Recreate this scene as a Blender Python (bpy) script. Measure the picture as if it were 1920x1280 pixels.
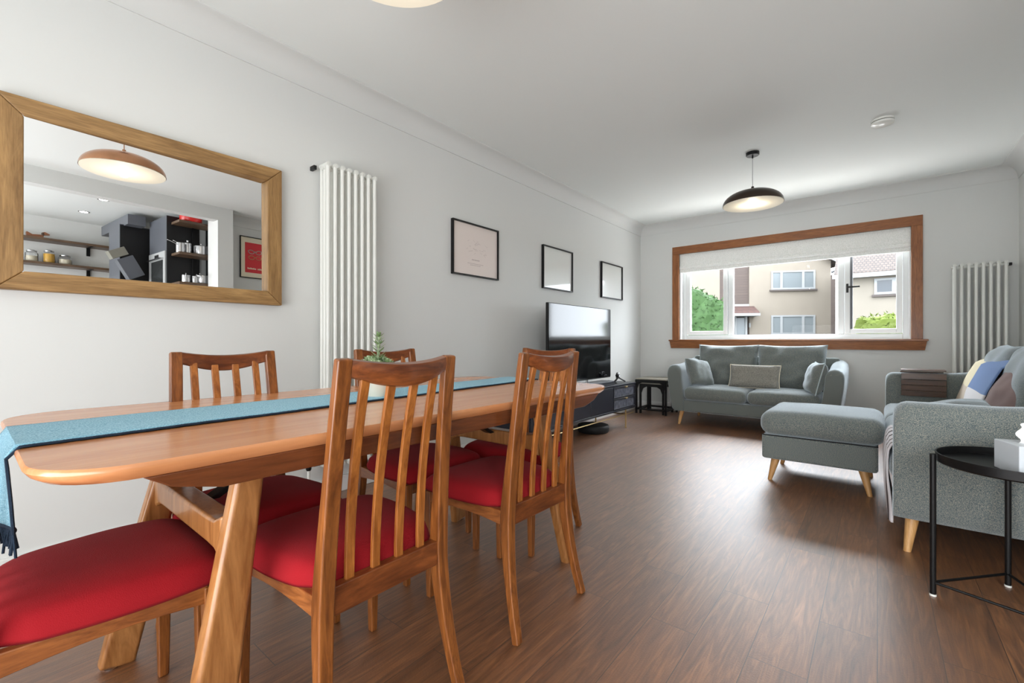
import bpy, math, random
from mathutils import Vector, Matrix, noise
random.seed(7)
PI = math.pi
sc = bpy.context.scene
COL = sc.collection
for o in list(bpy.data.objects): bpy.data.objects.remove(o)

# ---------------------------------------------------------------- camera
F = 840.0
YAW = math.atan(685/840)
cd = bpy.data.cameras.new('camera'); cam = bpy.data.objects.new('camera', cd); COL.objects.link(cam)
cam.location = (0, 0, .95); cam.rotation_euler = (PI/2, 0, YAW)
cd.sensor_width = 36; cd.lens = F/1920*36; cd.clip_start = .02; cd.clip_end = 200
sc.camera = cam

# ---------------------------------------------------------------- world, lights, exposure
w = bpy.data.worlds.new('overcast_sky'); sc.world = w; w.use_nodes = True
wn = w.node_tree; bg = wn.nodes['Background']
bg.inputs[0].default_value = (.86, .93, 1.0, 1); bg.inputs[1].default_value = 11.5
def area(name, loc, rot, sx, sy, power, col=(1,1,1), spread=180):
    l = bpy.data.lights.new(name, 'AREA'); l.shape = 'RECTANGLE'; l.size = sx; l.size_y = sy
    l.energy = power; l.color = col; l.spread = math.radians(spread)
    o = bpy.data.objects.new(name, l); COL.objects.link(o); o.location = loc; o.rotation_euler = rot
    return o
# added fill lights: outside the front window, behind the camera, in the kitchen
area('front_sky_fill', (-.92, 7.6, 3.7), (math.radians(-52), 0, 0), 4.6, 2.6, 560, (.95, .975, 1))  # unseen lamp added to the sky light, for the room and floor sheen
area('front_bounce_fill', (-.92, 7.15, .35), (math.radians(-122), 0, 0), 3.6, .9, 120, (1, .99, .97))  # unseen lamp added below sill level, imitating light bounced off the ground
area('back_fill', (-.5, -1.52, 1.1), (math.radians(114), 0, 0), 2.6, 2.0, 138, (.955, .98, 1))  # added fill tilted up at the ceiling; the back wall has no opening
area('kitchen_fill', (2.0, -1.35, 1.7), (math.radians(97), 0, 0), 1.8, 1.3, 85, (.97, .985, 1))  # added fill to brighten the kitchen; no window is built there
sc.view_settings.view_transform = 'Standard'; sc.view_settings.look = 'None'
sc.view_settings.exposure = 0.08; sc.view_settings.gamma = 1; sc.view_settings.use_curve_mapping = False
try:
    sc.cycles.max_bounces = 10; sc.cycles.diffuse_bounces = 6; sc.cycles.sample_clamp_indirect = 6
except Exception: pass

# ---------------------------------------------------------------- materials
def srgb(r, g, b):
    f = lambda c: (c/255/12.92) if c/255 <= .04045 else ((c/255+.055)/1.055)**2.4
    return (f(r), f(g), f(b), 1)
def esr(r, g, b):
    c = srgb(r, g, b); return (c[0]*.70, c[1]*.70, c[2]*.70, 1)
def newmat(name):
    m = bpy.data.materials.new(name); m.use_nodes = True
    nt = m.node_tree; b = nt.nodes['Principled BSDF']
    return m, nt, b
def plain(name, col, rough=.5, metal=0, spec=.5, noise_amt=0, nscale=20, bump=0, bscale=200, emit=None, estr=0, coat=0, trans=0, ior=1.45, sheen=0):
    m, nt, b = newmat(name)
    b.inputs['Base Color'].default_value = col; b.inputs['Roughness'].default_value = rough
    b.inputs['Metallic'].default_value = metal; b.inputs['Specular IOR Level'].default_value = spec
    b.inputs['IOR'].default_value = ior; b.inputs['Coat Weight'].default_value = coat
    b.inputs['Transmission Weight'].default_value = trans; b.inputs['Sheen Weight'].default_value = sheen
    tc = nt.nodes.new('ShaderNodeTexCoord')
    if noise_amt:
        n = nt.nodes.new('ShaderNodeTexNoise'); n.inputs['Scale'].default_value = nscale; n.inputs['Detail'].default_value = 6
        nt.links.new(tc.outputs['Object'], n.inputs['Vector'])
        mx = nt.nodes.new('ShaderNodeMix'); mx.data_type = 'RGBA'
        mx.inputs[6].default_value = tuple(min(1, c*(1-noise_amt)) for c in col[:3])+(1,)
        mx.inputs[7].default_value = tuple(min(1, c*(1+noise_amt)) for c in col[:3])+(1,)
        nt.links.new(n.outputs['Fac'], mx.inputs[0]); nt.links.new(mx.outputs[2], b.inputs['Base Color'])
    if bump:
        n2 = nt.nodes.new('ShaderNodeTexNoise'); n2.inputs['Scale'].default_value = bscale; n2.inputs['Detail'].default_value = 3
        nt.links.new(tc.outputs['Object'], n2.inputs['Vector'])
        bp = nt.nodes.new('ShaderNodeBump'); bp.inputs['Strength'].default_value = bump; bp.inputs['Distance'].default_value = .004
        nt.links.new(n2.outputs['Fac'], bp.inputs['Height']); nt.links.new(bp.outputs[0], b.inputs['Normal'])
    if emit:
        b.inputs['Emission Color'].default_value = emit; b.inputs['Emission Strength'].default_value = estr
    return m
def wood(name, c1, c2, scale=(14, 14, 1.4), rough=.35, dist=2.5, fine=.3, coat=.15, bump=.08):
    m, nt, b = newmat(name); L = nt.links
    tc = nt.nodes.new('ShaderNodeTexCoord'); mp = nt.nodes.new('ShaderNodeMapping'); mp.inputs['Scale'].default_value = scale
    L.new(tc.outputs['Object'], mp.inputs['Vector'])
    n = nt.nodes.new('ShaderNodeTexNoise'); n.inputs['Scale'].default_value = 1.6; n.inputs['Detail'].default_value = 8
    n.inputs['Roughness'].default_value = .62; n.inputs['Distortion'].default_value = dist
    L.new(mp.outputs[0], n.inputs['Vector'])
    mp2 = nt.nodes.new('ShaderNodeMapping'); mp2.inputs['Scale'].default_value = tuple(s*9 for s in scale)
    L.new(tc.outputs['Object'], mp2.inputs['Vector'])
    n2 = nt.nodes.new('ShaderNodeTexNoise'); n2.inputs['Scale'].default_value = 1.5; n2.inputs['Detail'].default_value = 4
    L.new(mp2.outputs[0], n2.inputs['Vector'])
    cr = nt.nodes.new('ShaderNodeValToRGB'); cr.color_ramp.elements[0].position = .32; cr.color_ramp.elements[1].position = .68
    cr.color_ramp.elements[0].color = c1; cr.color_ramp.elements[1].color = c2
    L.new(n.outputs['Fac'], cr.inputs[0])
    mx = nt.nodes.new('ShaderNodeMix'); mx.data_type = 'RGBA'; mx.blend_type = 'MULTIPLY'; mx.inputs[0].default_value = fine
    cr2 = nt.nodes.new('ShaderNodeValToRGB'); cr2.color_ramp.elements[0].position = .35; cr2.color_ramp.elements[1].position = .6
    cr2.color_ramp.elements[0].color = (.35, .3, .25, 1); cr2.color_ramp.elements[1].color = (1, 1, 1, 1)
    L.new(n2.outputs['Fac'], cr2.inputs[0]); L.new(cr.outputs[0], mx.inputs[6]); L.new(cr2.outputs[0], mx.inputs[7])
    L.new(mx.outputs[2], b.inputs['Base Color'])
    b.inputs['Roughness'].default_value = rough; b.inputs['Coat Weight'].default_value = coat; b.inputs['Coat Roughness'].default_value = .15
    bp = nt.nodes.new('ShaderNodeBump'); bp.inputs['Strength'].default_value = bump; bp.inputs['Distance'].default_value = .002
    L.new(n2.outputs['Fac'], bp.inputs['Height']); L.new(bp.outputs[0], b.inputs['Normal'])
    return m
def tweed(name, a, b_, c, scale=260, rough=.95, bump=.5, sheen=.3):
    m, nt, b = newmat(name); L = nt.links
    tc = nt.nodes.new('ShaderNodeTexCoord')
    n = nt.nodes.new('ShaderNodeTexNoise'); n.inputs['Scale'].default_value = scale; n.inputs['Detail'].default_value = 2
    mp = nt.nodes.new('ShaderNodeMapping'); mp.inputs['Scale'].default_value = (1, 1, 1.8); L.new(tc.outputs['Object'], mp.inputs[0])
    L.new(mp.outputs[0], n.inputs['Vector'])
    cr = nt.nodes.new('ShaderNodeValToRGB'); e = cr.color_ramp.elements
    e[0].position = .36; e[0].color = a; e[1].position = .64; e[1].color = c; k = e.new(.5); k.color = b_
    L.new(n.outputs['Fac'], cr.inputs[0]); L.new(cr.outputs[0], b.inputs['Base Color'])
    b.inputs['Roughness'].default_value = rough; b.inputs['Sheen Weight'].default_value = sheen; b.inputs['Sheen Roughness'].default_value = .45; b.inputs['Sheen Tint'].default_value = (.82, .92, 1, 1)
    b.inputs['Specular IOR Level'].default_value = .2
    bp = nt.nodes.new('ShaderNodeBump'); bp.inputs['Strength'].default_value = bump; bp.inputs['Distance'].default_value = .003
    L.new(n.outputs['Fac'], bp.inputs['Height']); L.new(bp.outputs[0], b.inputs['Normal'])
    return m
M = {}
M['wall'] = plain('wall_paint', srgb(216, 217, 215), .75, spec=.25, bump=.03, bscale=60)
M['ceil'] = plain('ceiling_paint', srgb(232, 235, 233), .85, spec=.2)
M['trim'] = plain('white_gloss_trim', srgb(226, 227, 225), .35)
M['white'] = plain('white_enamel', srgb(226, 227, 222), .28, coat=.3)
M['upvc'] = plain('white_upvc', srgb(232, 234, 234), .3)
M['chair'] = wood('teak', srgb(98, 52, 22), srgb(162, 98, 46), (16, 16, 1.5), .3)
M['chair_rail'] = wood('teak_rail', srgb(92, 45, 21), srgb(146, 82, 40), (2, 14, 14), .3)
M['chair_side'] = wood('teak_side', srgb(120, 66, 30), srgb(170, 104, 54), (14, 2, 14), .32)
M['slat'] = wood('teak_slat', srgb(136, 76, 30), srgb(192, 120, 56), (18, 18, 1.4), .3)
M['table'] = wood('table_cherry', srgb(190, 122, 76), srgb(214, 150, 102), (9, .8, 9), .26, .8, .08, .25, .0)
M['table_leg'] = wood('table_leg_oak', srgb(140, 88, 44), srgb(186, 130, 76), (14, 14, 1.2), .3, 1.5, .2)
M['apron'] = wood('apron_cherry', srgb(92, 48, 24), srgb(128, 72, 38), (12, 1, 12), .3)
M['oak_frame'] = wood('oak_frame_y', srgb(132, 98, 56), srgb(176, 138, 88), (14, 1.2, 14), .5, 1.5, .35, 0)
M['oak_frame_v'] = wood('oak_frame_z', srgb(128, 94, 53), srgb(172, 134, 84), (14, 14, 1.2), .5, 1.5, .35, 0)
M['win_wood'] = wood('window_wood_x', srgb(126, 74, 36), srgb(164, 102, 54), (1.5, 14, 14), .4)
M['win_wood_v'] = wood('window_wood_z', srgb(126, 74, 36), srgb(164, 102, 54), (14, 14, 1.5), .4)
M['leg_oak'] = wood('pale_beech', srgb(186, 136, 80), srgb(214, 168, 112), (16, 16, 2), .4, 1.5, .15)
M['dark_wood'] = wood('dark_walnut', srgb(56, 35, 22), srgb(94, 62, 38), (1.5, 14, 14), .45)
M['shelf_wood'] = wood('shelf_wood', srgb(70, 52, 38), srgb(112, 88, 66), (12, 1.5, 12), .5)
M['figurine'] = wood('figurine_wood', srgb(120, 70, 40), srgb(160, 100, 62), (12, 2, 12), .4)
M['red'] = plain('red_velvet', srgb(150, 29, 36), .9, spec=.08, noise_amt=.14, nscale=9, bump=.25, bscale=500, sheen=.04)
M['runner'] = tweed('blue_weave', srgb(96, 150, 176), srgb(132, 182, 202), srgb(166, 206, 220), 330, .95, .6, .2)
M['navy'] = plain('navy_fringe', srgb(28, 44, 62), .95, bump=.5, bscale=300)
M['sofa'] = tweed('grey_teal_tweed', srgb(70, 82, 86), srgb(104, 113, 113), srgb(150, 147, 134), 300, sheen=1.0)
M['sofa_dark'] = plain('sofa_lining', srgb(30, 30, 32), .95)
M['piping'] = plain('pale_piping', srgb(176, 190, 194), .9)
M['cream'] = plain('cream_piping', srgb(218, 210, 188), .9)
M['grey_cush'] = tweed('grey_velvet', srgb(112, 110, 104), srgb(134, 132, 124), srgb(152, 148, 140), 120, .9, .1, .5)
M['black'] = plain('black_metal', srgb(20, 20, 21), .38, metal=.3)
M['black_matt'] = plain('black_matt', srgb(16, 16, 18), .6)
M['navy_cab'] = plain('navy_lacquer', srgb(34, 36, 46), .38, noise_amt=.05)
M['gold'] = plain('brass', srgb(196, 170, 120), .28, metal=1)
M['silver'] = plain('brushed_steel', srgb(200, 200, 202), .25, metal=1)
M['chrome'] = plain('chrome', srgb(220, 220, 222), .1, metal=1)
M['copper'] = plain('aged_copper', srgb(188, 138, 104), .22, metal=1, noise_amt=.3, nscale=14)
M['shade_dark'] = plain('dark_bronze_shade', srgb(70, 60, 52), .3, metal=.8)
M['shade_in'] = plain('cream_shade_inner', srgb(250, 244, 226), .6)
M['bulb'] = plain('lit_bulb', (1, 1, 1, 1), .5, emit=(1, .86, .62, 1), estr=24)
M['mirror'] = plain('mirror_glass', (.93, .94, .94, 1), .0, metal=1)
M['screen'] = plain('tv_screen', srgb(12, 13, 16), .08, spec=.5, ior=1.5)
M['paper'] = plain('print_paper', srgb(226, 214, 208), .5)
M['paper2'] = plain('print_paper_white', srgb(222, 224, 220), .35, coat=.8)
M['ink'] = plain('faint_ink', srgb(176, 160, 158), .6)
M['pot'] = plain('cream_ceramic', srgb(226, 220, 204), .35)
M['succ'] = plain('succulent_green', srgb(112, 138, 92), .5, noise_amt=.3, nscale=40)
M['succ2'] = plain('succulent_pale', srgb(158, 176, 140), .5, noise_amt=.25, nscale=40)
M['soil'] = plain('soil', srgb(60, 44, 34), .95)
M['tissue_box'] = plain('tissue_box_marble', srgb(206, 212, 218), .5, noise_amt=.08, nscale=6)
M['tissue'] = plain('tissue_paper', srgb(240, 240, 238), .9)
M['blind'] = tweed('blind_fabric', srgb(232, 234, 230), srgb(242, 243, 240), srgb(250, 250, 248), 90, .95, .1, .1)
M['glassware'] = plain('clear_jar_glass', (1, 1, 1, 1), .03, trans=1, ior=1.3)
M['pasta'] = plain('pasta_yellow', srgb(220, 170, 70), .7, noise_amt=.3, nscale=80)
M['flour'] = plain('oats_cream', srgb(224, 214, 190), .9, noise_amt=.1, nscale=90)
M['cab_grey'] = plain('kitchen_grey', srgb(94, 97, 104), .35)
M['cab_black'] = plain('kitchen_black', srgb(16, 16, 18), .5)
M['cab_cream'] = plain('kitchen_cream', srgb(176, 164, 140), .5)
M['oven_glass'] = plain('oven_glass', srgb(50, 52, 52), .08)
M['red_paint'] = plain('poster_red', srgb(214, 52, 60), .5)
M['off_white'] = plain('poster_mount', srgb(232, 222, 198), .6)
M['teal_glass'] = plain('spectacle_tan', srgb(196, 136, 96), .5)
M['spec_grey'] = plain('spectacle_grey', srgb(176, 168, 160), .5)
M['lamp_on'] = plain('downlight_lens', (1, 1, 1, 1), .5, emit=(1, .96, .9, 1), estr=14)
M['hood_grey'] = plain('hood_grey', srgb(128, 126, 116), .4)
M['oven_steel'] = plain('oven_steel', srgb(190, 192, 192), .35, metal=.2)
M['worktop'] = plain('pale_worktop', srgb(200, 204, 208), .3)

# floor: wood-look vinyl planks
def floor_mat():
    m, nt, b = newmat('vinyl_plank_floor'); L = nt.links
    tc = nt.nodes.new('ShaderNodeTexCoord'); sp = nt.nodes.new('ShaderNodeSeparateXYZ'); L.new(tc.outputs['Object'], sp.inputs[0])
    cb = nt.nodes.new('ShaderNodeCombineXYZ'); L.new(sp.outputs[1], cb.inputs[0]); L.new(sp.outputs[0], cb.inputs[1])
    br = nt.nodes.new('ShaderNodeTexBrick'); L.new(cb.outputs[0], br.inputs['Vector'])
    br.inputs['Scale'].default_value = 1; br.inputs['Brick Width'].default_value = .92; br.inputs['Row Height'].default_value = .152
    br.inputs['Mortar Size'].default_value = .0012; br.inputs['Mortar Smooth'].default_value = .2
    br.offset = .37; br.inputs['Color1'].default_value = (0, 0, 0, 1); br.inputs['Color2'].default_value = (1, 1, 1, 1); br.inputs['Mortar'].default_value = (.5, .5, .5, 1)
    br.inputs['Bias'].default_value = 0
    # grain, shifted per plank
    ad = nt.nodes.new('ShaderNodeVectorMath'); ad.operation = 'ADD'
    sc_ = nt.nodes.new('ShaderNodeVectorMath'); sc_.operation = 'SCALE'; sc_.inputs['Scale'].default_value = 7
    L.new(br.outputs['Color'], sc_.inputs[0]); L.new(tc.outputs['Object'], ad.inputs[0]); L.new(sc_.outputs[0], ad.inputs[1])
    mp = nt.nodes.new('ShaderNodeMapping'); mp.inputs['Scale'].default_value = (20, 1.6, 1); L.new(ad.outputs[0], mp.inputs[0])
    n = nt.nodes.new('ShaderNodeTexNoise'); n.inputs['Scale'].default_value = 1.5; n.inputs['Detail'].default_value = 9; n.inputs['Roughness'].default_value = .65; n.inputs['Distortion'].default_value = 2.2
    L.new(mp.outputs[0], n.inputs['Vector'])
    mp2 = nt.nodes.new('ShaderNodeMapping'); mp2.inputs['Scale'].default_value = (160, 9, 1); L.new(ad.outputs[0], mp2.inputs[0])
    n2 = nt.nodes.new('ShaderNodeTexNoise'); n2.inputs['Scale'].default_value = 1; n2.inputs['Detail'].default_value = 4; L.new(mp2.outputs[0], n2.inputs['Vector'])
    cr = nt.nodes.new('ShaderNodeValToRGB'); e = cr.color_ramp.elements
    e[0].position = .3; e[0].color = srgb(88, 53, 28); e[1].position = .72; e[1].color = srgb(160, 106, 60)
    k = e.new(.5); k.color = srgb(122, 77, 42)
    L.new(n.outputs['Fac'], cr.inputs[0])
    mx = nt.nodes.new('ShaderNodeMix'); mx.data_type = 'RGBA'; mx.blend_type = 'MULTIPLY'; mx.inputs[0].default_value = .45
    cr2 = nt.nodes.new('ShaderNodeValToRGB'); cr2.color_ramp.elements[0].position = .3; cr2.color_ramp.elements[1].position = .62
    cr2.color_ramp.elements[0].color = (.42, .36, .3, 1)
    L.new(n2.outputs['Fac'], cr2.inputs[0]); L.new(cr.outputs[0], mx.inputs[6]); L.new(cr2.outputs[0], mx.inputs[7])
    # per-plank tone
    bc = nt.nodes.new('ShaderNodeMapRange'); bc.inputs['To Min'].default_value = .8; bc.inputs['To Max'].default_value = 1.15
    L.new(br.outputs['Color'], bc.inputs[0])
    tone = nt.nodes.new('ShaderNodeVectorMath'); tone.operation = 'SCALE'
    L.new(mx.outputs[2], tone.inputs[0]); L.new(bc.outputs[0], tone.inputs['Scale'])
    mo = nt.nodes.new('ShaderNodeMix'); mo.data_type = 'RGBA'; mo.inputs[7].default_value = srgb(52, 32, 22)
    L.new(br.outputs['Fac'], mo.inputs[0]); L.new(tone.outputs[0], mo.inputs[6]); L.new(mo.outputs[2], b.inputs['Base Color'])
    b.inputs['Roughness'].default_value = .5; b.inputs['Specular IOR Level'].default_value = .5
    b.inputs['Coat Weight'].default_value = 1; b.inputs['Coat Roughness'].default_value = .45; b.inputs['Coat IOR'].default_value = 1.75
    bp = nt.nodes.new('ShaderNodeBump'); bp.inputs['Strength'].default_value = .55; bp.inputs['Distance'].default_value = .0015
    n3 = nt.nodes.new('ShaderNodeTexNoise'); n3.inputs['Scale'].default_value = 180; L.new(tc.outputs['Object'], n3.inputs['Vector'])
    L.new(n3.outputs['Fac'], bp.inputs['Height'])
    bp2 = nt.nodes.new('ShaderNodeBump'); bp2.invert = True; bp2.inputs['Strength'].default_value = .4; bp2.inputs['Distance'].default_value = .001
    L.new(br.outputs['Fac'], bp2.inputs['Height']); L.new(bp.outputs[0], bp2.inputs['Normal']); L.new(bp2.outputs[0], b.inputs['Normal'])
    return m
M['floor'] = floor_mat()
def tile_mat(name, c1, c2, mortar, bw, rh, rough=.8, axis='x', z_axis=True, ms=.015):
    m, nt, b = newmat(name); L = nt.links
    tc = nt.nodes.new('ShaderNodeTexCoord'); sp = nt.nodes.new('ShaderNodeSeparateXYZ'); L.new(tc.outputs['Object'], sp.inputs[0])
    cb = nt.nodes.new('ShaderNodeCombineXYZ'); L.new(sp.outputs[0 if axis == 'x' else 1], cb.inputs[0]); L.new(sp.outputs[2 if z_axis else 1], cb.inputs[1])
    br = nt.nodes.new('ShaderNodeTexBrick'); L.new(cb.outputs[0], br.inputs['Vector']); br.inputs['Scale'].default_value = 1
    br.inputs['Brick Width'].default_value = bw; br.inputs['Row Height'].default_value = rh; br.inputs['Mortar Size'].default_value = ms
    br.inputs['Color1'].default_value = c1; br.inputs['Color2'].default_value = c2; br.inputs['Mortar'].default_value = mortar
    L.new(br.outputs['Color'], b.inputs['Base Color']); b.inputs['Roughness'].default_value = rough
    return m
M['render'] = plain('roughcast_render', esr(134, 125, 113), .95, noise_amt=.1, nscale=3, bump=.4, bscale=8)
M['render2'] = plain('roughcast_render_pale', esr(130, 123, 112), .95, noise_amt=.08, nscale=3)
M['cladding'] = tile_mat('brown_cladding', esr(78, 66, 60), esr(84, 71, 64), esr(70, 59, 54), 3, .15)
M['roof'] = tile_mat('roof_tiles', esr(74, 62, 55), esr(86, 72, 64), esr(46, 39, 36), .13, .12)
M['porch'] = tile_mat('porch_tiles', esr(76, 51, 45), esr(84, 58, 50), esr(52, 35, 32), .3, .2)
M['ext_white'] = plain('exterior_white', esr(142, 144, 144), .5)
M['ext_glass'] = plain('exterior_window_glass', esr(112, 118, 120), .3)
M['ext_dark'] = plain('exterior_dark_glass', esr(52, 58, 64), .1)
M['sillstone'] = plain('sill_stone', esr(78, 70, 66), .8)
M['paving'] = plain('grey_paving', esr(92, 92, 88), .95, noise_amt=.3, nscale=4)  # grey paving tone, lightened to bounce daylight up onto the ceiling
M['hedge'] = plain('hedge_green', esr(46, 76, 30), .8, noise_amt=.5, nscale=14)
M['hedge2'] = plain('hedge_yellow_green', esr(92, 106, 34), .8, noise_amt=.4, nscale=9)

# ---------------------------------------------------------------- helpers
class MB:
    def __init__(s): s.v = []; s.f = []
    def add(s, v, f):
        k = len(s.v); s.v += [tuple(p) for p in v]; s.f += [tuple(i+k for i in q) for q in f]; return s
    def box(s, x0, x1, y0, y1, z0, z1, mat=None):
        v = [(x, y, z) for z in (z0, z1) for y in (y0, y1) for x in (x0, x1)]
        if mat is not None: v = [tuple(mat @ Vector(p)) for p in v]
        return s.add(v, [(0, 2, 3, 1), (4, 5, 7, 6), (0, 1, 5, 4), (2, 6, 7, 3), (0, 4, 6, 2), (1, 3, 7, 5)])
    def loft(s, rings, cap=True, closed=False):
        n = len(rings[0]); v = [p for r in rings for p in r]; f = []
        m = len(rings)
        for i in range(m if closed else m-1):
            a = i*n; b = ((i+1) % m)*n
            for j in range(n): f.append((a+j, a+(j+1) % n, b+(j+1) % n, b+j))
        if cap and not closed: f.append(tuple(range(n-1, -1, -1))); f.append(tuple((m-1)*n+j for j in range(n)))
        return s.add(v, f)
    def tube(s, pts, r, n=10, closed=False):
        pts = [Vector(p) for p in pts]; rings = []; up = Vector((0, 0, 1)); m = len(pts)
        prev = None
        for i, p in enumerate(pts):
            if closed: t = pts[(i+1) % m]-pts[i-1]
            else: t = pts[min(i+1, m-1)]-pts[max(i-1, 0)]
            t.normalize()
            if prev is None:
                a = t.cross(up)
                if a.length < .05: a = t.cross(Vector((1, 0, 0)))
            else: a = prev-t*prev.dot(t)
            a.normalize(); prev = a; b = t.cross(a)
            rr = r[i] if isinstance(r, (list, tuple)) else r
            rings.append([tuple(p+a*rr*math.cos(q*2*PI/n)+b*rr*math.sin(q*2*PI/n)) for q in range(n)])
        return s.loft(rings, cap=not closed, closed=closed)
    def lathe(s, prof, c=(0, 0, 0), n=32, cap=True):
        rings = [[(c[0]+r*math.cos(q*2*PI/n), c[1]+r*math.sin(q*2*PI/n), c[2]+z) for q in range(n)] for r, z in prof]
        return s.loft(rings, cap=cap)
    def sphere(s, c, r, n=12, sc_=(1, 1, 1)):
        rings = [[(c[0]+r*sc_[0]*math.sin(a)*math.cos(q*2*PI/n), c[1]+r*sc_[1]*math.sin(a)*math.sin(q*2*PI/n), c[2]-r*sc_[2]*math.cos(a)) for q in range(n)] for a in [PI*(.02+.96*i/(n-1)) for i in range(n)]]
        return s.loft(rings)
    def grid(s, fn, nu, nv, closed_u=False):
        v = [fn(i/(nu-1), j/(nv-1)) for i in range(nu) for j in range(nv)]
        f = [(i*nv+j, (i+1)*nv+j, (i+1)*nv+j+1, i*nv+j+1) for i in range(nu-1) for j in range(nv-1)]
        return s.add(v, f)
    def sweep(s, path, secs, lat=Vector((1, 0, 0))):
        """rectangular section: path points, (width along lat, depth) per point"""
        path = [Vector(p) for p in path]; rings = []; m = len(path)
        for i, p in enumerate(path):
            t = (path[min(i+1, m-1)]-path[max(i-1, 0)]).normalized()
            dn = t.cross(lat).normalized(); wd, dp = secs[i] if isinstance(secs, list) else secs
            rings.append([tuple(p+lat*wd/2*a+dn*dp/2*b) for a, b in ((-1, -1), (1, -1), (1, 1), (-1, 1))])
        return s.loft(rings)
    def build(s, name, mat, parent=None, bevel=0, seg=2, sub=0, smooth=True, solid=0, loc=None):
        me = bpy.data.meshes.new(name); me.from_pydata(s.v, [], s.f)
        import bmesh
        bm = bmesh.new(); bm.from_mesh(me); bmesh.ops.recalc_face_normals(bm, faces=bm.faces[:]); bm.to_mesh(me); bm.free()
        me.materials.append(mat if not isinstance(mat, str) else M[mat])
        o = bpy.data.objects.new(name, me); COL.objects.link(o)
        if parent: o.parent = parent
        if loc: o.location = loc
        if smooth:
            for p in me.polygons: p.use_smooth = True
        if solid:
            md = o.modifiers.new('solid', 'SOLIDIFY'); md.thickness = solid; md.offset = 0
        if sub:
            md = o.modifiers.new('sub', 'SUBSURF'); md.levels = sub; md.render_levels = sub
        if bevel:
            md = o.modifiers.new('bevel', 'BEVEL'); md.width = bevel; md.segments = seg; md.limit_method = 'ANGLE'; md.angle_limit = math.radians(35); md.harden_normals = True
        elif smooth and not sub:
            try:
                me.set_sharp_from_angle(angle=math.radians(38))
            except Exception: pass
        return o
def thing(name, label, cat, loc=(0, 0, 0), rz=0, group=None, rot=None):
    o = bpy.data.objects.new(name, None); COL.objects.link(o); o.location = loc; o.rotation_euler = rot or (0, 0, rz)
    o.empty_display_size = .05
    o['label'] = label; o['category'] = cat
    if group: o['group'] = group
    return o
def tag(o, label, cat, group=None):
    o['label'] = label; o['category'] = cat
    if group: o['group'] = group
    return o
def struct(o): o['kind'] = 'structure'; return o
def dup(root, loc, rz, label, group=None):
    r = root.copy(); COL.objects.link(r); r.location = loc; r.rotation_euler = (0, 0, rz); r['label'] = label
    if group: r['group'] = group
    for ch in list(root.children):
        c = ch.copy(); COL.objects.link(c); c.parent = r
        for g in list(ch.children):
            d = g.copy(); COL.objects.link(d); d.parent = c
    return r
def pillow(wd, ht, th, n=22, pinch=.06, pw=2.6, seed=0, wrinkle=.004):
    """cushion standing in xz plane, thickness in y, centred"""
    mb = MB(); top = []; 
    def pt(u, v, s_):
        x = u*2-1; y = v*2-1
        px = x*(1-pinch*(1-abs(y)**2)*.9*(abs(x)**3)); py = y*(1-pinch*(1-abs(x)**2)*.9*(abs(y)**3))
        e = max(0, (1-abs(x)**pw))*max(0, (1-abs(y)**pw)); t = th/2*(e**.42)
        t += wrinkle*noise.noise(Vector((x*2.3+seed, y*2.3, s_*3)))*(e**.3)
        return (px*wd/2, s_*t, py*ht/2)
    mb.grid(lambda u, v: pt(u, v, 1), n, n); mb.grid(lambda u, v: pt(u, v, -1), n, n)
    return mb
def xf(mb, mat):
    mb.v = [tuple(mat @ Vector(p)) for p in mb.v]; return mb
def piping_for(wd, ht, pinch=.06, r=.005):
    pts = []
    n = 24
    def P_(x, y):
        return (x*(1-pinch*(1-abs(y)**2)*.9*(abs(x)**3))*wd/2, 0, y*(1-pinch*(1-abs(x)**2)*.9*(abs(y)**3))*ht/2)
    for i in range(n): pts.append(P_(-1+2*i/n, -1))
    for i in range(n): pts.append(P_(1, -1+2*i/n))
    for i in range(n): pts.append(P_(1-2*i/n, 1))
    for i in range(n): pts.append(P_(-1, 1-2*i/n))
    return MB().tube(pts, r, 6, closed=True)
def softbox(x0, x1, y0, y1, z0, z1, n=14, p=5, crown=0.0, seed=0, sag=0):
    """rounded cushion block"""
    cx, cy, cz = (x0+x1)/2, (y0+y1)/2, (z0+z1)/2; a, b, c = (x1-x0)/2, (y1-y0)/2, (z1-z0)/2
    mb = MB()
    v = []; f = []
    def q(d):
        # scaled superellipsoid projection in absolute units so that the corner radius stays near the thickness
        x, y, z = d
        rx = min(a, c*1.1); ry = min(b, c*1.1)
        return x, y, z
    import itertools
    def face(fn):
        k = len(v)
        for i in range(n+1):
            for j in range(n+1):
                v.append(fn(-1+2*i/n, -1+2*j/n))
        for i in range(n):
            for j in range(n):
                f.append((k+i*(n+1)+j, k+(i+1)*(n+1)+j, k+(i+1)*(n+1)+j+1, k+i*(n+1)+j+1))
    def rnd(x, y, z):
        R = min(c*.85, a, b)
        X, Y, Z = x*a, y*b, z*c
        ix, iy, iz = max(-a+R, min(a-R, X)), max(-b+R, min(b-R, Y)), max(-c+R, min(c-R, Z))
        d = Vector((X-ix, Y-iy, Z-iz))
        if d.length > 1e-9: d = d.normalized()*R
        o = Vector((ix, iy, iz))+d
        k = crown*(1-(o.x/a)**2)*(1-(o.y/b)**2)
        o.z += k*(1 if o.z > 0 else -.2)
        o += Vector((0, 0, 1))*.006*noise.noise(Vector((o.x*4+seed, o.y*4, o.z*2)))
        return (cx+o.x, cy+o.y, cz+o.z)
    def eas(t):  # denser near edges
        return math.sin(t*PI/2)
    for s_ in (-1, 1):
        face(lambda u, w_: rnd(eas(u), eas(w_), s_)); face(lambda u, w_: rnd(eas(u), s_, eas(w_))); face(lambda u, w_: rnd(s_, eas(u), eas(w_)))
    mb.add(v, f)
    return mb
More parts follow.
